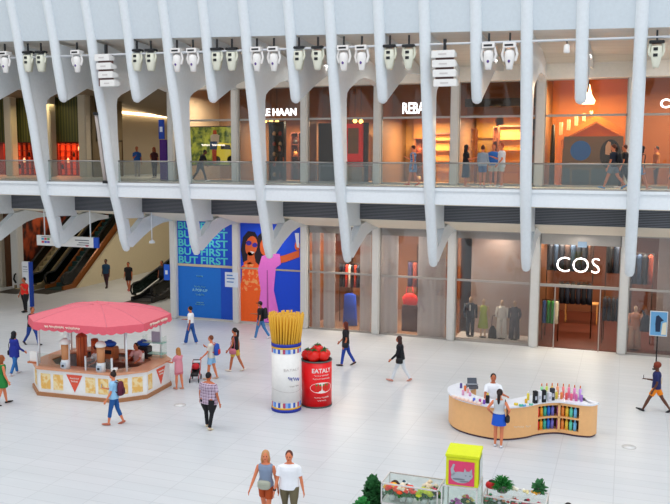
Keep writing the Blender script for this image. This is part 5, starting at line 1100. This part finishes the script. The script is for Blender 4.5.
for k in range(8):
    p = along(s2, .24+.062*k*1.25); c = ['#a8ecb8', '#dcec70', '#f8cc68', '#ffb080', '#ff9090', '#ff90b0', '#f498d0', '#d8a8f0'][k]
    bottle('body_spray', 'tall %s bottle with orange cap in the row on the white top' % ['green', 'lime', 'amber', 'peach', 'coral', 'rose', 'pink', 'lilac'][k], None, (p.x, p.y, 1.02), .42, .04, c, '#e0782c')
s3 = off(front, .2)[i0:]
for k in range(8):
    p = along(s3, .24+.062*k*1.25); bottle('short_bottle', 'shorter %s bottle in the front row on the white top' % ['mint', 'lime', 'yellow', 'orange', 'red', 'rose', 'magenta', 'violet'][k], None, (p.x, p.y, 1.02), .26, .04, ['#7fd0a0', '#b8d850', '#e8d050', '#f08850', '#e85858', '#ee6888', '#d868a8', '#a878c8'][k], '#f0e8e0')
for k, (px, py, c, h, lb) in enumerate(((535, 402, '#14151c', .36, 'black box left of the white dispenser on the counter'), (539, 401, '#e8e8ec', .34, 'white box between the black ones on the counter'), (543.5, 401, '#14151c', .36, 'black box right of the white one on the counter'), (549, 400, '#dcdce4', .26, 'small white box near the spray bottles'), (552, 399, '#2a2c38', .36, 'narrow dark box just left of the spray bottles'))):
    p = at(2, 1.02, px, py+1); q = thing('product_box', lb, 'box', p, .6); M().box(-.055, .055, -.06, .06, 0, h).build('carton', mat(c), q, bevel=.006); M().box(-.03, .03, -.065, -.06, h*.3, h*.6).build('printed_panel', mat('#b8bcc8'), q)
r = random.Random(5)
for k, (px, py, c, h) in enumerate(((516, 405, '#e8c83c', .08), (521, 406, '#4fb8a0', .07), (526, 403, '#e8b43c', .16), (528, 400, '#f0d84c', .26), (524, 406, '#5aa8e0', .06), (531, 405, '#6ac0a8', .06), (474, 402, '#5a78e0', .16), (480, 403, '#d05aa0', .16), (484, 404, '#8a5ac0', .16), (477, 404, '#e8e8f0', .2), (465, 391, '#e8783c', .22), (463, 395, '#e0a0c0', .2), (470, 396, '#d8a0c8', .15), (461, 388, '#5a4a90', .2), (468, 393, '#f0b0b0', .18))):
    p = at(2, 1.02, px, py); cname = {'#e8c83c': 'yellow', '#4fb8a0': 'teal', '#e8b43c': 'amber', '#f0d84c': 'bright yellow', '#5aa8e0': 'light blue', '#6ac0a8': 'sea green', '#5a78e0': 'blue', '#d05aa0': 'magenta', '#8a5ac0': 'purple', '#e8e8f0': 'white', '#e8783c': 'orange', '#e0a0c0': 'pink', '#d8a0c8': 'mauve', '#5a4a90': 'indigo', '#f0b0b0': 'salmon'}[c]
    bottle('cosmetic_jar', cname+' little jar standing on the white top of the curved counter', None, p, h, .04+.02*(h < .1), c, '#f4f4f4')
for k in range(7):
    p = at(2, 1.02, 454+4.2*k, 397.5+1.15*k); q = thing('soap_tray', 'row of pale pink tray on the rounded left end of the counter', 'tray', p, .5-.1*k, 'pale trays along the counter edge'); M().box(-.06, .06, -.11, .11, 0, .04).build('tray', mat('#ecc8b8'), q, bevel=.01); M().use(mat('#f4e4dc'), True).ell((0, 0, .05), (.045, .08, .025), 8, 5).build('soap', None, q)
p = at(2, 1.02, 472, 388); q = thing('cash_register', 'grey cash register at the back of the counter left end', 'register', p, .35); M().box(-.17, .17, -.14, .14, 0, .1).build('base', mat('#6a6e78'), q, bevel=.01); M().prism([(-.08, .1), (.06, .1), (.1, .3), (.04, .31)], -.14, .14, 0).build('screen', mat('#4a505c'), q); M().box(-.16, .16, -.14, -.06, .13, .16).build('keypad', mat('#9aa0aa'), q)
p = at(2, 1.02, 487.5, 403); bottle('dark_pump_bottle', 'black pump bottle with yellow lid before the server', None, p, .3, .06, '#14141a', '#e8d040')

# ------------------------------------------------------------------ flower stand at the bottom
YG = mat('#d8e010', .5)
bx, by = -2.98, -14.4
def glass_case(nm, label, x0, x1, y0, y1, z0, z1, base):
    t = thing(nm, label, 'display case', ((x0+x1)/2, (y0+y1)/2, 0)); a, b = (x1-x0)/2, (y1-y0)/2; FRM = mat('#dcd6d4', .35, .2)
    M().box(-a, a, -b, b, 0, z0).build('base_cabinet', base, t)
    for s in (-1, 1): M().box(s*a-.008, s*a+.008, -b, b, z0, z1).build('glass_side', GL_CASE, t); M().box(-a, a, s*b-.008, s*b+.008, z0, z1).build('glass_front' if s < 0 else 'glass_back', GL_CASE, t)
    fr = M()
    for zz in (z0, z1): fr.box(-a-.012, a+.012, -b-.012, -b+.012, zz-.014, zz+.014).box(-a-.012, a+.012, b-.012, b+.012, zz-.014, zz+.014).box(-a-.012, -a+.012, -b, b, zz-.014, zz+.014).box(a-.012, a+.012, -b, b, zz-.014, zz+.014)
    for sx in (-1, 1):
        for sy in (-1, 1): fr.box(sx*a-.012, sx*a+.012, sy*b-.012, sy*b+.012, z0, z1)
    fr.build('frame', FRM, t); return t
glass_case('flower_case', 'left glass flower display case with rose and sunflower bunches', -4.62, -3.42, -14.6, -13.97, .82, 1.25, mat('#d9dcd8'))
M_ = glass_case('flower_case', 'middle glass case under the bright yellow box', -3.32, -2.6, -14.65, -13.98, .7, 1.42, mat('#d9dcd8'))
glass_case('flower_case', 'right low glass display case with small bouquets', -2.55, -1.28, -14.2, -13.6, .6, 1.12, mat('#d9dcd8'))
t = thing('yellow_cube_box', 'bright yellow green cube box with a cat picture', 'box', (bx+.05, -14.32, 1.44), .06)
M().box(-.33, .33, -.33, .33, 0, .6).build('box_body', YG, t, bevel=.012); M().box(-.345, .345, -.345, .345, .6, .66).build('box_lid', YG, t, bevel=.008)
q = M().box(-.27, .25, -.35, -.33, .03, .53).build('pink_picture', mat('#e0406c', .5), t); CT = mat('#aab0b8', .6)
M().use(CT).prism(blob(-.02, .2, .2, .12, 20), -.358, -.35, 1).prism(blob(.12, .25, .1, .09, 16), -.362, -.352, 1).prism([(.03, .3), (.06, .4), (.1, .32)], -.362, -.352, 1).prism([(.14, .33), (.2, .4), (.21, .28)], -.362, -.352, 1).prism([(-.2, .2), (-.13, .28), (-.17, .36), (-.14, .46), (-.18, .47), (-.23, .36), (-.22, .28)], -.358, -.35, 1).use(mat('#767c84')).prism(blob(.08, .25, .018, .01, 8), -.366, -.362, 1).prism(blob(.17, .25, .018, .01, 8), -.366, -.362, 1).prism(blob(-.06, .16, .13, .02, 12), -.362, -.358, 1).prism(blob(.05, .12, .1, .015, 12, .1), -.362, -.358, 1).build('cat_figure', None, q)
M().box(.345, .352, -.25, .25, .05, .55).build('side_panel', mat('#c8ccc8', .4), t)
def bouquet(label, x, y, z, cols, n, sp=.12, leaf='#2f6a2c', big=.035, wrap=None, seed=1):
    t = thing('flower_bunch', label, 'flowers', (x, y, z)); r = random.Random(seed); lf = M().use(mat(leaf, .7), True); st = M().use(mat('#3c7a34', .7), True)
    n = int(n*1.5)
    for k in range(n):
        a = r.random()*2*PI; d = sp*1.25*math.sqrt(r.random()); h = .26+.1*(1-d/sp)+r.uniform(-.02, .02); px, py = d*math.cos(a), d*math.sin(a)
        st.tube([(px*.3, py*.3, 0), (px, py, h)], .005, 5)
        fm = M().use(mat(cols[k % len(cols)], .6), True).ell((px, py, h), (big, big, big*.75), 8, 6)
        for j in range(5):
            b = 2*PI*j/5; fm.ell((px+big*.8*math.cos(b), py+big*.8*math.sin(b), h-.003), (big*.5, big*.5, big*.3), 6, 4)
        fm.build('blossom', None, t)
        for j in range(2): b = a+j*2; lf.ell((px*.9+.04*math.cos(b), py*.9+.04*math.sin(b), h*.7), (.035, .018, .05), 6, 4)
    lf.build('leaves', None, t); st.build('stems', None, t)
    M().use(wrap or mat('#d8dcd8', .5), True).lathe(0, 0, [(0, .06), (.08, .08), (.13, .1)], 12).build('wrapping', None, t)
zc = .86
def fl(px, py, z): p = at(2, z, px, py); return p
for k, (px, py, cs, n, lb, bg_) in enumerate(((394, 487, ['#f0b010', '#3a2010', '#f0b010'], 3, 'sunflower bunch at the back left of the glass case', .05), (404, 487, ['#dfe6e8', '#2c4a5c', '#1f3f3a'], 7, 'white and dark green sprig bunch beside the sunflower', .02),
    (387, 497, ['#e8481c', '#f06a28', '#e8301c'], 12, 'orange red rose bunch front left in the glass case', .032), (400, 495, ['#f0902c', '#e85020', '#f0e0c8'], 12, 'mixed orange and cream rose bunch in the glass case', .032), (409, 494, ['#e84c2c', '#e83c2c'], 8, 'small scarlet rose bunch right of the mixed roses', .028),
    (421, 499, ['#a8c020', '#c4cc2c'], 12, 'lime yellow chrysanthemum bunch in the glass case', .034), (430, 488, ['#ecdcc4', '#e8d0b0'], 8, 'cream flower bunch at the back right of the case', .03), (437, 495, ['#d84a6c', '#4a8a3c'], 6, 'pink and green bunch in the right corner of the case', .026))):
    p = fl(px, py, 1.08); bouquet(lb, min(max(p.x, -4.5), -3.55), min(max(p.y, -14.46), -14.08), zc, cs, n, seed=k, big=bg_*1.7)
for k, (px, py, cs, n, lb) in enumerate(((455, 498, ['#c86ac0', '#b050b0'], 9, 'purple bunch inside the middle case below the box'), (467, 494, ['#d8c86c', '#e8506c'], 7, 'yellow and pink bunch inside the middle case'))):
    p = fl(px, py, 1.1); bouquet(lb, min(max(p.x, -3.2), -2.82), min(max(p.y, -14.45), -14.2), .72, cs, n, seed=20+k)
for k, (px, py, cs, n, lb) in enumerate(((487, 497, ['#e85a4c', '#4a9a6c'], 7, 'coral and green bunch left in the right case'), (503, 496, ['#e8a070', '#d8d8e0'], 7, 'peach and white bunch in the right case'), (517, 496, ['#c82a20', '#e8e0d8', '#c82a20'], 9, 'red and white bunch in the middle of the right case'), (530, 497, ['#2a2430', '#c83a4c'], 8, 'dark red bunch in the right case'), (541, 498, ['#c81c4c', '#d84a7c'], 8, 'crimson bunch at the right end of the right case'))):
    p = fl(px, py, .8); bouquet(lb, min(max(p.x, -2.48), -1.42), min(max(p.y, -14.06), -13.74), .62, cs, n, seed=30+k, sp=.1)
# things on the right case and behind
def bush(label, x, y, z, rx, rz_, c, n, seed, nm='potted_fern', grass=False):
    t = thing(nm, label, 'plant', (x, y, z)); r = random.Random(seed); lf = M().use(mat(c, .8), True)
    for k in range(n):
        a = r.random()*2*PI; e = r.uniform(-.2, 1.4); rr_ = r.uniform(.5, 1); v = Vector((math.cos(a)*math.cos(e)*rx, math.sin(a)*math.cos(e)*rx, .12+math.sin(e)*rz_))*rr_
        if grass: lf.tube([(v.x*.1, v.y*.1, .1), (v.x*.7, v.y*.7, v.z*1.0), v], [.008, .008, .002], 4)
        else:
            R = Matrix.Rotation(a, 3, 'Z') @ Matrix.Rotation(-e+r.uniform(-.6, .6), 3, 'Y'); lf.ell(v, (.08, .05, .012), 6, 4, R)
    lf.build('foliage', None, t); M().use(mat('#7a7470', .6), True).lathe(0, 0, [(0, rx*.35), (.15, rx*.45)], 12).build('pot', None, t)
    return t
bush('dark green leafy plant standing left behind the flower case', -5.02, -13.9, 0, .28, .95, '#1c5a28', 900, 1, 'potted_shrub').scale = (1, 1, 1)
bush('brighter green plant at the bottom left of the flower case', -5.02, -14.68, 0, .28, .75, '#237a34', 800, 2, 'potted_shrub')
p = at(2, 1.07, 503, 492); bush('spiky green grass plant on the right case', p.x, -13.9, 1.14, .3, .24, '#1f7a2c', 420, 3, 'potted_grass', True)
p = at(2, 1.07, 485, 488); t = thing('red_package', 'red wrapped package lying just right of the yellow box', 'package', (-2.42, -13.85, 1.14), .4); M().use(mat('#d01c20', .4), True).ell((0, 0, .1), (.14, .1, .09), 12, 8).build('wrapping', None, t); M().use(mat('#2a1c1c')).ell((0, 0, .17), (.08, .06, .04), 8, 6).build('bow', None, t)
p = at(2, 1.07, 538, 487); bush('small leafy sprig plant at the right end of the case', -1.45, -13.75, 1.14, .13, .16, '#2f6a3a', 70, 5, 'potted_sprig')
for k, (px, py, c, lb) in enumerate(((516, 489, '#e6dcc4', 'cream rosette bunch lying on the right case'), (527, 491, '#e8d8a0', 'pale yellow bunch lying on the right case'), (536, 493, '#e0a030', 'orange and blue small bunch lying on the right case'))):
    p = at(2, 1.12, px, py); t = thing('flower_bunch', lb, 'flowers', (p.x, -13.8-.03*k, 1.14)); r = random.Random(k)
    for j in range(7): M().use(mat(c if j % 3 else '#f2efe6', .6), True).ell((r.uniform(-.07, .07), r.uniform(-.06, .06), r.uniform(.03, .07)), (.035, .035, .03), 8, 6).build('blossom', None, t)

# round floor drains
for px, py in ((180, 405), (629, 447)):
    p = at(2, 0, px, py); o = M().use(mat('#bdbdbb', .4), True).lathe(0, 0, [(0, .2), (.006, .2), (.006, .18), (.003, .18)], 24).use(mat('#e2e2e1', .35)).cyl(0, 0, 0, .005, .175, .175, 24).build('floor_cover', None, None, (p.x, p.y, .001)); tag(o, 'round access cover ring in the floor '+('before the kiosk' if px < 300 else 'at the lower right'), 'floor cover')
